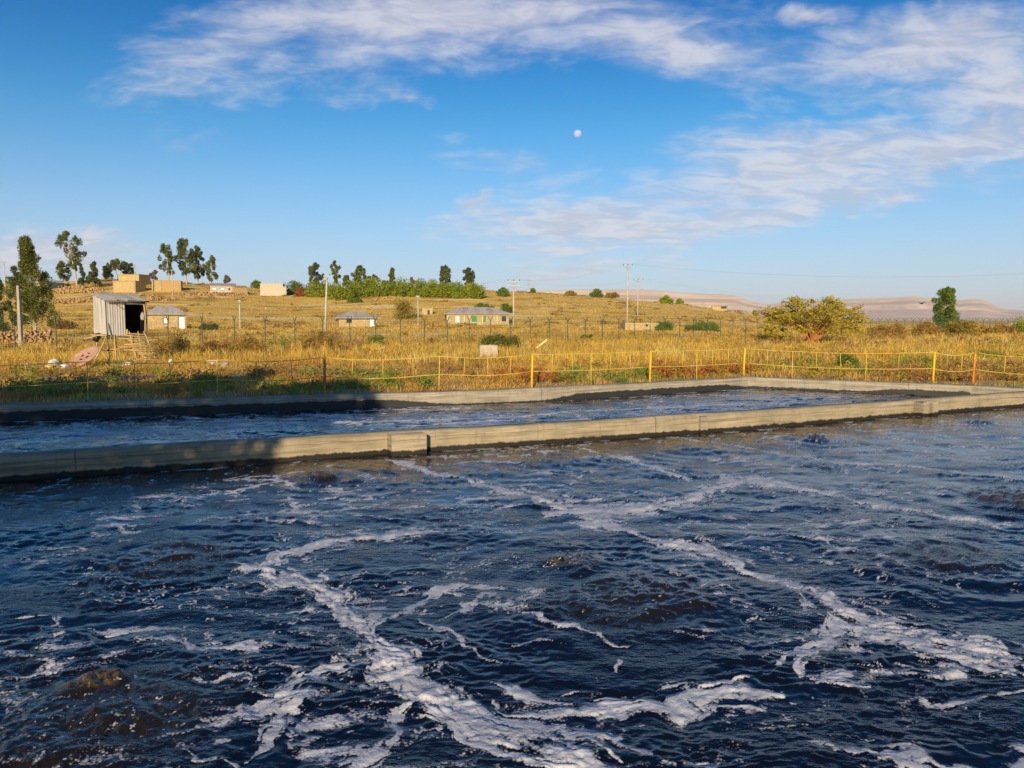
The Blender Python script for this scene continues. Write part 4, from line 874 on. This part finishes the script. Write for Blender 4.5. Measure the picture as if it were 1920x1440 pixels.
def house(name, label, x0, x1, yb, wall_h, depth, wmat, roof, roof_h, ops=(), over=.4, yaw=0.0, D=None, extras=None, rmat=None):
    xm = (x0 + x1) / 2; p = hit(xm, yb) if D is None else np.array(flat_base(xm, D)); w = (x1 - x0) / FPX * p[1]
    rt = empty(name, p, -math.atan2(p[0], p[1]) + yaw); tag(rt, label, 'house'); hw = w / 2; t = .22
    xs = sorted({-hw, hw} | {o[0] * w - hw for o in ops} | {o[1] * w - hw for o in ops}); zs = sorted({-.8, wall_h} | {o[2] for o in ops} | {o[3] for o in ops})
    b = MB()
    for xa, xb in zip(xs[:-1], xs[1:]):
        for za, zb in zip(zs[:-1], zs[1:]):
            cx, cz = (xa + xb) / 2, (za + zb) / 2
            if not any(o[0] * w - hw < cx < o[1] * w - hw and o[2] < cz < o[3] for o in ops): b.box(xa, xb, 0, t, za, zb)
    b.box(-hw, -hw + t, t + .001, depth, -.8, wall_h); b.box(hw - t, hw, t + .001, depth, -.8, wall_h); b.box(-hw + t, hw - t, depth - t, depth, -.8, wall_h); b.build('wall', wmat, rt)
    for o in ops:
        xa, xb, za, zb, kind, mt = o[0] * w - hw, o[1] * w - hw, o[2], o[3], o[4], o[5]
        c = MB(); c.box(xa + .05, xb - .05, .07, .12, za + (.0 if kind == 'door' else .05), zb - .05); leaf = c.build(kind, mt, rt)
        f = MB(); f.box(xa, xa + .05, -.03, .14, za, zb); f.box(xb - .05, xb, -.03, .14, za, zb); f.box(xa + .05, xb - .05, -.03, .14, zb - .05, zb); f.build('frame', MAT_DARK, leaf)
        if kind == 'door': MB().box(xb - .2, xb - .14, .03, .07, za + .95, za + 1.05).build('handle', MAT_DARK, leaf)
        else: MB().box(xa - .05, xb + .05, -.08, .05, za - .06, za).build('sill', MAT_GREY, leaf)
    rm = rmat or MAT_TIN; H = wall_h; o = over; m = MB(); th = .09
    def slab(q): m.hexa([(a[0], a[1], a[2] - th) for a in q] + list(q))
    A = [(-hw - o, -o, H), (hw + o, -o, H), (hw + o, depth + o, H), (-hw - o, depth + o, H)]; dm = depth / 2
    if roof == 'hip':
        k = min(hw * .8, dm + o); r0, r1 = (-hw - o + k, dm, H + roof_h), (hw + o - k, dm, H + roof_h)
        m.poly([A[0], A[1], r1, r0]); m.poly([A[2], A[3], r0, r1]); m.poly([A[1], A[2], r1]); m.poly([A[3], A[0], r0]); m.hexa([(a[0], a[1], H - .12) for a in A] + [(a[0], a[1], H - .003) for a in A])
    elif roof == 'gable':
        r0, r1 = (-hw - o, dm, H + roof_h), (hw + o, dm, H + roof_h); slab([A[0], A[1], r1, r0]); slab([r0, r1, A[2], A[3]])
        g = MB(); 
        for sx in (-hw, hw): g.poly([(sx, 0, H), (sx, depth, H), (sx, dm, H + roof_h - .08)])
        g.build('gable', wmat, rt)
    elif roof == 'shed': slab([A[0], A[1], (A[2][0], A[2][1], H + roof_h), (A[3][0], A[3][1], H + roof_h)])
    elif roof == 'flat': m.box(-hw - o, hw + o, -o, depth + o, H + .002, H + roof_h)
    if m.v: m.build('roof', rm, rt)
    if extras: extras(rt, hw, w, depth, H)
    return rt
house('stone_house', 'low stone house with white door and window right of the tin hut', 276, 346, 620, 2.45, 4.5, MAT_STONE, 'hip', 1.25, [(.43, .57, .95, 1.85, 'window', MAT_WHITE), (.80, .97, 0, 2.05, 'door', MAT_WHITE)], .45, D=122)
house('low_house', 'low house with wide grey tin roof below the hedge', 636, 706, 620, 1.75, 5.0, MAT_STONE, 'hip', 1.1, [(.80, .93, .0, 1.6, 'door', MAT_WHITE), (.20, .34, .8, 1.4, 'window', MAT_DARK)], .7, D=142, yaw=.12)
def school_extra(rt, hw, w, depth, H):
    for k in (.0, .135, .27, .36, .56, .80): 
        b = MB(); xa = -hw + k * w; b.box(xa, xa + .28, -.06, -.003, -.4, H - .1); b.build('pillar', MAT_YWALL, rt)
    MB().box(-hw + .05, hw * .62, -.05, -.003, H - .42, H - .101).build('fascia', MAT_YWALL, rt)
    MB().box(-hw * .35, hw * .05, -2.2, -1.9, -.5, .55).build('yard_wall', MAT_TAN, rt)
house('schoolhouse', 'long low schoolhouse with yellow pillars and green doors', 838, 955, 612, 2.3, 7.0, M_rough('dull_plaster', (.36, .30, .19), (.30, .25, .155), 1.5, .9), 'hip', 1.5, [(.125, .205, .4, 2.0, 'window', MAT_WHITE), (.40, .475, 0, 2.1, 'door', MAT_GREEN), (.565, .62, .5, 2.05, 'window', MAT_GREEN), (.88, .95, .7, 1.8, 'window', MAT_DARK)], .7, D=168, yaw=.10, extras=school_extra)
house('stone_hut', 'tiny stone hut with dark doorway left of the schoolhouse', 792, 811, 590, 1.5, 2.4, MAT_STONE, 'flat', .14, [(.5, .72, 0, 1.1, 'door', MAT_DARK)], .1, rmat=MAT_STONE)
house('flat_stone_house', 'flat roofed stone house with dark side on the left ridge', 213, 252, 549, 3.5, 8.0, MAT_STONE, 'flat', .2, [], .15, yaw=-.45, rmat=MAT_MUD); house('upper_stone_house', 'stone house with dark right flank behind the flat roofed one', 222, 262, 535, 3.4, 7.0, MAT_STONE, 'flat', .2, [], .2, yaw=-.55, rmat=MAT_MUD)
house('mud_house', 'brown mud house in front of the tall gum cluster', 302, 338, 546, 3.2, 6.0, MAT_MUD, 'flat', .2, [], .1, yaw=-.1, rmat=MAT_MUD); house('mud_wing', 'paler mud house joined left of the brown mud house', 286, 302, 546, 3.3, 6.0, MAT_STONE, 'flat', .18, [], .1, rmat=MAT_MUD)
house('white_window_house', 'long ridge house with tin roof and small white windows', 396, 440, 549, 2.3, 5.5, MAT_GREY, 'shed', 1.0, [(.08, .24, .9, 1.6, 'window', MAT_WHITE), (.40, .56, .9, 1.6, 'window', MAT_WHITE), (.72, .80, .9, 1.5, 'window', MAT_DARK)], .3); house('brown_thatch_house', 'small brown stone house right of the white windowed house', 442, 464, 552, 2.2, 4.5, MAT_MUD, 'gable', .7, [], .2, yaw=.3, rmat=MAT_MUD)
house('tan_block_house', 'plain tan plastered block house on the ridge, left of the hedge', 489, 530, 555, 3.9, 6.0, MAT_TAN, 'flat', .16, [], .05, yaw=-.12, rmat=MAT_TAN); house('small_annex', 'small pale annex at the right side of the tan block house', 530.5, 537, 555, 2.9, 4.0, MAT_TAN, 'flat', .2, [], .1, rmat=MAT_TIN)
house('tin_roof_house', 'low dark house with tin roof right of the broad left tree', 92, 116, 541, 1.9, 5.0, MAT_DARK, 'shed', .9, [], .3); house('slope_shed', 'small lean-to shed low on the right slope of the hill', 1335, 1362, 582, 1.5, 4.0, MAT_STONE, 'shed', -.55, [(.62, .98, .55, 1.3, 'window', MAT_DARK)], .15, rmat=MAT_DARK)
house('ruined_wall', 'roofless low stone house behind the fence, below the tall poles', 1172, 1239, 624, 1.35, 5.0, MAT_STONE, 'none', 0, [(.58, .64, .7, 1.1, 'window', MAT_DARK)], 0, D=125, yaw=.2)
# ------------------------------------------------------------------ tin guard hut on stilts
MAT_HUT = M_rough('hut_tin', (.46, .44, .40), (.36, .34, .30), .9, .55, c3=(.52, .51, .48), spec=.45, stretch=(1, 1, .25), metallic=.15); MAT_WOOD = M_rough('weathered_pole_wood', (.50, .36, .17), (.38, .26, .12), 6, .85, stretch=(1, 1, .3)); MAT_WOOD_D = M_rough('grey_wood', (.20, .15, .10), (.13, .10, .07), 6, .9)
MAT_HUT_SHADE = M_rough('hut_interior_shade', (.010, .009, .008), (.006, .006, .006), 4, .95, spec=.05)  # near-black colour standing in for shade inside the hut
def sheet(name, o, u, v, w, h, mat, parent, pitch=.13, amp=.016, seed=0, warp=.02):
    o, u, v = Vector(o), Vector(u).normalized(), Vector(v).normalized(); n = u.cross(v).normalized(); r = random.Random(seed); nu = max(8, int(w / pitch * 4)); nv = 5; b = MB(); ph = r.uniform(0, 6)
    e = [r.uniform(-.03, .03) for _ in range(8)]
    for j in range(nv + 1):
        for i in range(nu + 1):
            a, c = i / nu, j / nv; q = o + u * (a * w) + v * (c * (h + e[i * 7 // (nu + 1)] * (1 if j == nv else 0))) + n * (amp * math.sin(a * w / pitch * 6.283 + ph) + warp * math.sin(a * 3 + ph) * math.sin(c * 2.5 + ph)); b.v.append(tuple(q))
    for j in range(nv):
        for i in range(nu): k = j * (nu + 1) + i; b.f.append((k, k + 1, k + nu + 2, k + nu + 1))
    return b.build(name, mat, parent, True)
def guard_hut():
    D = 43.0; q = at_d(237, 600, D); base = (q[0], q[1], float(terrain(q[0], q[1]))); rt = empty('guard_hut', base, R(46)); tag(rt, 'corrugated tin guard hut on wooden stilts with open doorway', 'hut')
    W, Dp, z0, zf, zb = 2.15, 1.9, 1.62, 3.36, 3.72; h = W / 2; r = random.Random(21)
    # tin skin, sheet by sheet
    for k in range(3): sheet('wall_sheet', (-h - .012 * (k % 2), Dp - .65 * k, z0 - r.uniform(0, .06)), (0, -1, 0), (0, 0, 1), .68, zb - z0 - .02 - .10 * k, MAT_HUT, rt, seed=k)
    for k in range(2): sheet('wall_sheet', (-h + .48 * k, -.012 * k, z0 - .08 - .05 * k), (1, 0, 0), (0, 0, 1), .53, zf - z0 + .06, MAT_HUT, rt, seed=10 + k)
    for k in range(3): sheet('wall_sheet', (h, .62 * k, z0 + .02), (0, 1, 0), (0, 0, 1), .66, zf - z0 + .1 * k, MAT_HUT, rt, seed=20 + k)
    for k in range(3): sheet('wall_sheet', (h - .70 * k, Dp, z0), (-1, 0, 0), (0, 0, 1), .74, zb - z0, MAT_HUT, rt, seed=30 + k)
    MB().box(-h + .04, h - .04, Dp - .07, Dp - .05, z0 + .002, zf).build('shade_panel', MAT_HUT_SHADE, rt); MB().box(h - .07, h - .05, .05, Dp - .08, z0 + .002, zf - .02).build('shade_panel', MAT_HUT_SHADE, rt); MB().box(-.06, -.04, .03, Dp - .08, z0 + .002, zf - .02).build('shade_panel', MAT_HUT_SHADE, rt)  # added black sheets that paint the doorway's inner shade
    sl = Vector((0, Dp + .45, zb - zf + .06)); L = sl.length
    for k in range(4): sheet('roof_sheet', (-h - .1 + .585 * k, -.25, zf + .05 + .008 * (k % 2)), (1, 0, 0), sl, .62, L, MAT_HUT, rt, seed=40 + k, warp=.035)
    MB().tube([(-h - .12, -.27, zf + .01), (0, -.29, zf - .02), (h + .08, -.27, zf + .02)], .035, 7).build('eave_pole', MAT_WOOD_D, rt, True)
    MB().box(.0, h - .03, -.05, .0, zf - .16, zf - .08).build('lintel', MAT_HUT, rt)
    MB().tube([(-.62, -.06, zf - .1), (-.1, -.09, zf - .45)], .02, 5).build('brace', MAT_WOOD_D, rt); MB().tube([(-h + .1, -.05, z0 + .55), (-h + .22, -.06, z0 - .1)], .025, 5).build('brace', MAT_WOOD_D, rt)
    MB().box(-h + .03, h - .03, .03, Dp - .03, z0 - .06, z0).build('floor', MAT_WOOD_D, rt)
    for k in range(5): MB().tube([(-h - .15 - r.random() * .3, .1 + k * .43, z0 - .1), (h + .1 + r.random() * .5, .1 + k * .43 + r.uniform(-.05, .05), z0 - .12)], .04, 6).build('floor_beam', MAT_WOOD, rt, True)
    for (x, y) in ((-h + .05, .05), (-h + .42, .0), (h - .05, .05), (-h + .1, Dp - .1), (h - .1, Dp - .1), (0, Dp - .1)):
        MB().tube([(x + r.uniform(-.1, .1), y, -.3), (x + r.uniform(-.04, .04), y, z0 * .5), (x, y, z0 - .05)], [.045, .042, .035], 6).build('stilt', MAT_WOOD, rt, True)
    MB().tube([(h - .14, -.06, z0 - .30), (h - .08, -.09, z0 + .9), (h - .13, -.06, zf - .1)], .045, 7).build('door_post', MAT_WOOD, rt, True); MB().tube([(h + .02, -.02, z0 - .05), (h + .0, -.02, zf)], .035, 6).build('door_post', MAT_WOOD, rt, True)
    MB().tube([(-.02, -.05, z0 - .1), (.0, -.06, z0 + .22)], .05, 6).build('door_stub', MAT_WOOD, rt, True)
    MB().tube([(-h - 1.0, -.9, .05), (-h - .3, -.3, z0 * .62), (-h + .1, .05, z0 + .05)], [.05, .045, .04], 6).build('prop', MAT_WOOD, rt, True); MB().tube([(-h - .85, .9, z0 - .3), (-h + .1, .5, z0 - .02)], .035, 6).build('prop', MAT_WOOD, rt, True); MB().tube([(-h - .5, 0, .75), (-h + .3, -.06, .68)], .03, 6).build('prop', MAT_WOOD_D, rt, True)
    MB().tube([(-h - .35, .1, .9), (-h + .15, -.1, -.1)], .03, 6).build('prop', MAT_WOOD, rt, True); MB().tube([(-h - .2, .02, .72), (h * .2, -.08, .78)], .035, 6).build('stretcher', MAT_WOOD, rt, True)
    # stick ladder leaning below the doorway
    for x0, x1 in ((.08, .16), (.55, .50), (.86, 1.22)): MB().tube([(x1, -1.0, -.1), (x0, -.12, z0 + .1)], .035, 6).build('ladder_rail', MAT_WOOD, rt, True)
    n = 13
    for k in range(n):
        f = (k + .3) / n; y = -.95 + .85 * f; z = .12 + (z0 - .12) * f; a = -.30 + r.uniform(-.35, .25) + (.45 if f < .3 else 0); b = 1.45 + r.uniform(-.25, .45) - .25 * f
        MB().tube([(a, y - .05, z + r.uniform(-.10, .10)), ((a + b) / 2, y - .06, z + r.uniform(-.03, .03)), (b, y - .05, z + r.uniform(-.11, .08))], [.026, .03, .022], 6).build('rung', MAT_WOOD, rt, True)
    return rt
hut = guard_hut()
# ------------------------------------------------------------------ smaller things
MAT_BAG = M_rough('white_plastic', (.78, .77, .74), (.66, .65, .62), 6, .45); MAT_BAGY = M_rough('yellow_plastic', (.68, .52, .12), (.60, .45, .10), 5, .5); MAT_BLACK = M_rough('black_plastic', (.018, .018, .02), (.012, .012, .014), 5, .4); MAT_DISH = M_rough('faded_pink_paint', (.46, .27, .19), (.38, .21, .15), 3, .85, c3=(.50, .36, .26)); MAT_ROCK = M_rough('rubble', (.36, .22, .11), (.26, .15, .075), 4, .95, c3=(.44, .33, .2)); MAT_CONC = M_rough('block_concrete', (.44, .39, .30), (.36, .31, .24), 3, .9, c3=(.30, .26, .2))
def lump(name, label, cat, x, y, D, size, mat, seed, group=None, knot=True, base=None):
    r = np.random.default_rng(seed); n, m = 14, 9; V = []
    for j in range(m):
        for i in range(n):
            th, ph = 2 * np.pi * i / n, np.pi * j / (m - 1); d = np.array([math.sin(ph) * math.cos(th), math.sin(ph) * math.sin(th), math.cos(ph)])
            k = 1 + .55 * float(fbm(d[0] * 1.7 + seed, d[1] * 1.7 + d[2] * 2.1, 3, seed)); V.append(d * np.array(size) * k)
    V = np.array(V); V[:, 2] = np.maximum(V[:, 2], -size[2] * .55) + size[2] * .5
    F = [(j * n + i, j * n + (i + 1) % n, (j + 1) * n + (i + 1) % n, (j + 1) * n + i) for j in range(m - 1) for i in range(n)]
    q = at_d(x, y, D); rt = np_mesh(name, V, np.array(F)[:, ::-1], mat); rt.location = (q[0], D, float(terrain(q[0], D)) + .0); rt.rotation_euler[2] = seed
    return tag(rt, label, cat, group)
GB = 'plastic rubbish lying in the dry grass'
lump('plastic_bag', 'small white plastic bag furthest left in the grass', 'bag', 50, 678, 38, (.22, .2, .12), MAT_BAG, 1, GB); lump('plastic_bag', 'pale sack on top of the rubbish heap left of the pink disc', 'bag', 102, 675, 38, (.36, .28, .24), M_rough('grey_sack', (.55, .54, .46), (.45, .43, .36), 5, .7), 2, GB); lump('plastic_bag', 'white bag at the left of the rubbish heap', 'bag', 84, 679, 37, (.22, .2, .12), MAT_BAG, 3, GB)
lump('plastic_bag', 'yellowish sack in front of the rubbish heap', 'bag', 97, 684, 36, (.34, .25, .17), MAT_BAGY, 4, GB); lump('plastic_bag', 'white and yellow sack touching the pink disc', 'bag', 122, 683, 36.5, (.30, .25, .17), MAT_BAG, 5, GB); lump('plastic_bag', 'white rag under the stick ladder of the hut', 'bag', 239, 676, 40, (.30, .2, .10), MAT_BAG, 6, GB); lump('plastic_bag', 'white bag right of the stick ladder', 'bag', 320, 676, 40, (.15, .15, .15), MAT_BAG, 7, GB)
lump('plastic_bag', 'white bag by the thin rail post right of the hut', 'bag', 399, 671, 40, (.20, .16, .09), MAT_BAG, 8, GB); lump('plastic_bag', 'grey crumpled sack by the thin rail post', 'bag', 424, 680, 37, (.38, .28, .18), M_rough('dull_sack', (.40, .38, .36), (.30, .28, .27), 6, .7), 9, GB); lump('plastic_bag', 'small white bag in tall grass below the leafy sapling', 'bag', 503, 651, 56, (.2, .2, .14), MAT_BAG, 10, GB); lump('plastic_bag', 'white scrap behind the last orange post on the right', 'bag', 1911, 703, 30, (.12, .10, .08), MAT_BAG, 11, GB); lump('plastic_bag', 'white tuft of plastic in the grass left of the acacia trunk', 'bag', 1500, 648, 62, (.14, .14, .12), MAT_BAG, 12, GB)
def pink_disc():
    D = 38.5; q = at_d(158, 668, D); rt = empty('pink_disc', (q[0], D, float(terrain(q[0], D)) + .52)); rt.rotation_euler = (R(33), R(-24), R(4)); tag(rt, 'large faded pink disc lying tilted in the grass beside the hut', 'disc')
    b = MB(); b.lathe([(.62, -.05), (.78, -.02), (.80, .0), (.78, .03), (.60, .01), (.3, -.03), (.02, -.045)], 28); b.build('dish', MAT_DISH, rt, True)
    for (x, y, a) in ((-.12, .16, .5), (.22, .12, 2.3), (-.16, -.16, 2.5), (.18, -.18, .6)):
        c, s = math.cos(a) * .07, math.sin(a) * .07; MB().tube([(x - c, y - s, .005), (x + c, y + s, .005)], .03, 5).build('slot', MAT_BLACK, rt)
pink_disc()
def hung_can():
    D = 42.6; q = at_d(182, 633, D); rt = empty('black_jerrycan', q); rt.rotation_euler = (0, R(28), R(20)); tag(rt, 'black jerrycan hanging on the prop left of the hut', 'jerrycan')
    b = MB(); b.lathe([(.10, -.24), (.15, -.22), (.16, 0), (.15, .17), (.07, .22)], 8); b.build('body', MAT_BLACK, rt, True); MB().lathe([(.04, .22), (.04, .28), (.02, .285)], 8).build('cap', MAT_BLACK, rt, True); MB().tube([(-.12, 0, .18), (-.06, 0, .27), (.06, 0, .27), (.12, 0, .18)], .018, 5).build('handle', MAT_BLACK, rt, True)
hung_can()
def sack_inside():
    o = lump('white_sack', 'pale sack hanging inside the dark doorway of the hut', 'sack', 268, 598, 43.6, (.13, .13, .28), M_rough('dusty_sack', (.34, .33, .30), (.26, .25, .23), 5, .8), 14)
    o.location.z = at_d(268, 600, 43.6)[2]
sack_inside()
def concrete_block():
    D = 47; q = at_d(915, 655, D); rt = empty('concrete_chamber', (q[0], D, float(terrain(q[0], D))), .1); tag(rt, 'square pale concrete chamber in the dry grass', 'concrete block')
    b = MB(); w = .54
    for a in ((-w, w, -w, -w + .12), (-w, w, w - .12, w), (-w, -w + .12, -w + .121, w - .121), (w - .12, w, -w + .121, w - .121)): b.box(*a, -.3, .72)
    b.build('wall', MAT_CONC, rt); MB().box(-w + .1, w - .1, -w + .1, w - .1, -.2, .1).build('floor', MAT_CONC, rt)
concrete_block()
def plank():
    D = 56; q = at_d(1016, 633, D); rt = MB().box(-.48, .48, -.09, .09, -.03, .03).build('yellow_board', M_rough('pale_board', (.60, .47, .20), (.52, .40, .16), 3, .8, stretch=(.3, 1, 1))); rt.location = (q[0], D, float(terrain(q[0], D)) + .55); rt.rotation_euler = (R(50), R(-38), 0); tag(rt, 'pale yellow board leaning in the grass right of the grey bush', 'board')
plank()
MAT_POST = M_rough('post_concrete', (.34, .31, .26), (.27, .25, .21), 2, .9)
def cpost():
    q = flat_base(37, 66); rt = empty('concrete_post', q); tag(rt, 'pale square concrete post near the left edge in front of the broad tree', 'post'); z1 = at_d(37, 537, 66)[2] - q[2]
    MB().hexa([(-.15, -.15, -.4), (.15, -.15, -.4), (.15, .15, -.4), (-.15, .15, -.4), (-.09, -.09, z1), (.09, -.09, z1), (.09, .09, z1), (-.09, .09, z1)]).build('shaft', MAT_POST, rt); MB().box(-.10, .10, -.10, .10, z1 + .002, z1 + .06).build('cap', MAT_POST, rt)
cpost()
def rubble(name, label, spots, seed):
    r = np.random.default_rng(seed); b = MB()
    for (x, y, z, s) in spots:
        e = r.uniform(.6, 1.2, 3) * s; pts = []
        for sz in (-1, 1):
            for (sx, sy) in ((-1, -1), (1, -1), (1, 1), (-1, 1)): pts.append((x + sx * e[0] * r.uniform(.6, 1), y + sy * e[1] * r.uniform(.6, 1), z + sz * e[2] * r.uniform(.45, .8)))
        b.hexa(pts)
    tag(b.build(name, MAT_ROCK), label, 'stones', kind='stuff')
rr = random.Random(3); sp = []
for k in range(420):
    x = rr.uniform(-40, 95); D = 72 + rr.uniform(-.5, .5); q = at_d(x, 600, D); hgt = 1.25 * rr.random() ** 1.2; sp.append((q[0], D, float(terrain(q[0], D)) + hgt, .15))
rubble('rubble_wall', 'reddish dry stone wall behind the fence at the left edge', sp, 1)
sp = []
for (x0, x1, y, n) in ((100, 200, 566, 120), (95, 195, 548, 120), (280, 330, 562, 60), (330, 470, 553, 140), (190, 290, 556, 70), (110, 160, 541, 60), (600, 660, 545, 10), (700, 760, 562, 20), (1010, 1290, 572, 40)):
    for k in range(n): p = hit(rr.uniform(x0, x1), y + rr.uniform(-2.5, 2.5)); sp.append((p[0], p[1], p[2] + .1 + rr.random() * .5, rr.uniform(.16, .4)))
rubble('terrace_stones', 'rough terrace stones scattered over the left hillside', sp, 2)
def pickup():
    D = 150; q = flat_base(1899, D); rt = empty('blue_pickup', q, R(12)); tag(rt, 'small blue pickup truck with white cab far off at the right edge', 'pickup'); blue = M_rough('blue_paint', (.03, .14, .36), (.025, .11, .30), 2, .35, spec=.5)
    MB().box(-1.5, -.2, -.75, .75, .5, 1.15).build('bed', blue, rt); MB().hexa([(-.15, -.75, .5), (1.5, -.75, .5), (1.5, .75, .5), (-.15, .75, .5), (-.15, -.75, 1.1), (1.45, -.75, 1.0), (1.45, .75, 1.0), (-.15, .75, 1.1)]).build('body', blue, rt); MB().hexa([(-.13, -.72, 1.103), (1.0, -.72, 1.06), (1.0, .72, 1.06), (-.13, .72, 1.103), (0, -.62, 1.75), (.65, -.62, 1.75), (.65, .62, 1.75), (0, .62, 1.75)]).build('cab', MAT_WHITE, rt)
    MB().poly([(.05, -.70, 1.2), (.8, -.70, 1.2), (.62, -.655, 1.62), (.08, -.655, 1.62)]).build('window', MAT_BLACK, rt)
    for x in (-1.0, .95):
        for y in (-.72, .60): w = MB().tube([(x, y - .02, .33), (x, y + .16, .33)], .33, 14).build('wheel', MAT_BLACK, rt, True)
pickup()
def bird():
    q = at_d(1728, 569, 60); rt = empty('bird', q, R(25)); tag(rt, 'small black bird flying in front of the right mesa', 'bird')
    b = MB(); b.lathe([(.012, -.16), (.035, -.11), (.06, 0), (.05, .09), (.03, .14), (.008, .19)], 8); b.v = [(z, y, -x) for x, y, z in b.v]; b.build('body', MAT_BLACK, rt, True)
    for s in (-1, 1): MB().hexa([(-.07, s * .03, -.01), (.07, s * .03, -.01), (.03, s * .30, .12), (-.05, s * .30, .12), (-.07, s * .03, .012), (.07, s * .03, .012), (.03, s * .30, .13), (-.05, s * .30, .13)]).build('wing', MAT_BLACK, rt)
    MB().poly([(-.14, -.02, 0), (-.14, .02, 0), (-.27, .06, 0), (-.27, -.06, 0)]).build('tail', MAT_BLACK, rt)
bird()
def moon():
    d = ray(1083, 251); d = d / np.linalg.norm(d); R0 = 60000.0; c = d * R0 + np.array([0, 0, CAM_H]); rad = R0 * 7.6 / 1480
    m, t = newmat('moon_rock'); v = t.n('TexCoord').outputs['Object']; n = t.noise(v, 1.6 / rad, 5, .6)
    df = t.n('BsdfDiffuse', {'Color': t.mix(t.ss(n, .42, .6), (.36, .46, .74), (.46, .60, .95))}); mx = t.n('MixShader', {0: .5, 1: t.n('BsdfTransparent').outputs[0], 2: df.outputs[0]}); finish(t, mx)   # the daylight sky shines through its face
    b = MB(); b.lathe([(max(1e-3, math.sin(math.pi * k / 24)) * rad, -math.cos(math.pi * k / 24) * rad) for k in range(25)], 40); o = b.build('moon', m, None, True); o.location = c; tag(o, 'pale daytime moon in the blue sky', 'moon', kind='structure')
moon()
# ------------------------------------------------------------------ dry haze over the plain
def haze():
    b = MB(); b.box(-17000, 17000, -4500, 15000, -12, 240); m, t = newmat('haze_air'); o = t.n('OutputMaterial')
    v = t.n('VolumePrincipled', {'Color': (.95, .90, .90, 1), 'Density': 6.5e-5, 'Anisotropy': 0.0}); t.t.links.new(v.outputs[0], o.inputs['Volume'])
    tag(b.build('haze', m), 'thin dry haze over the plain', 'haze', kind='stuff')
haze()
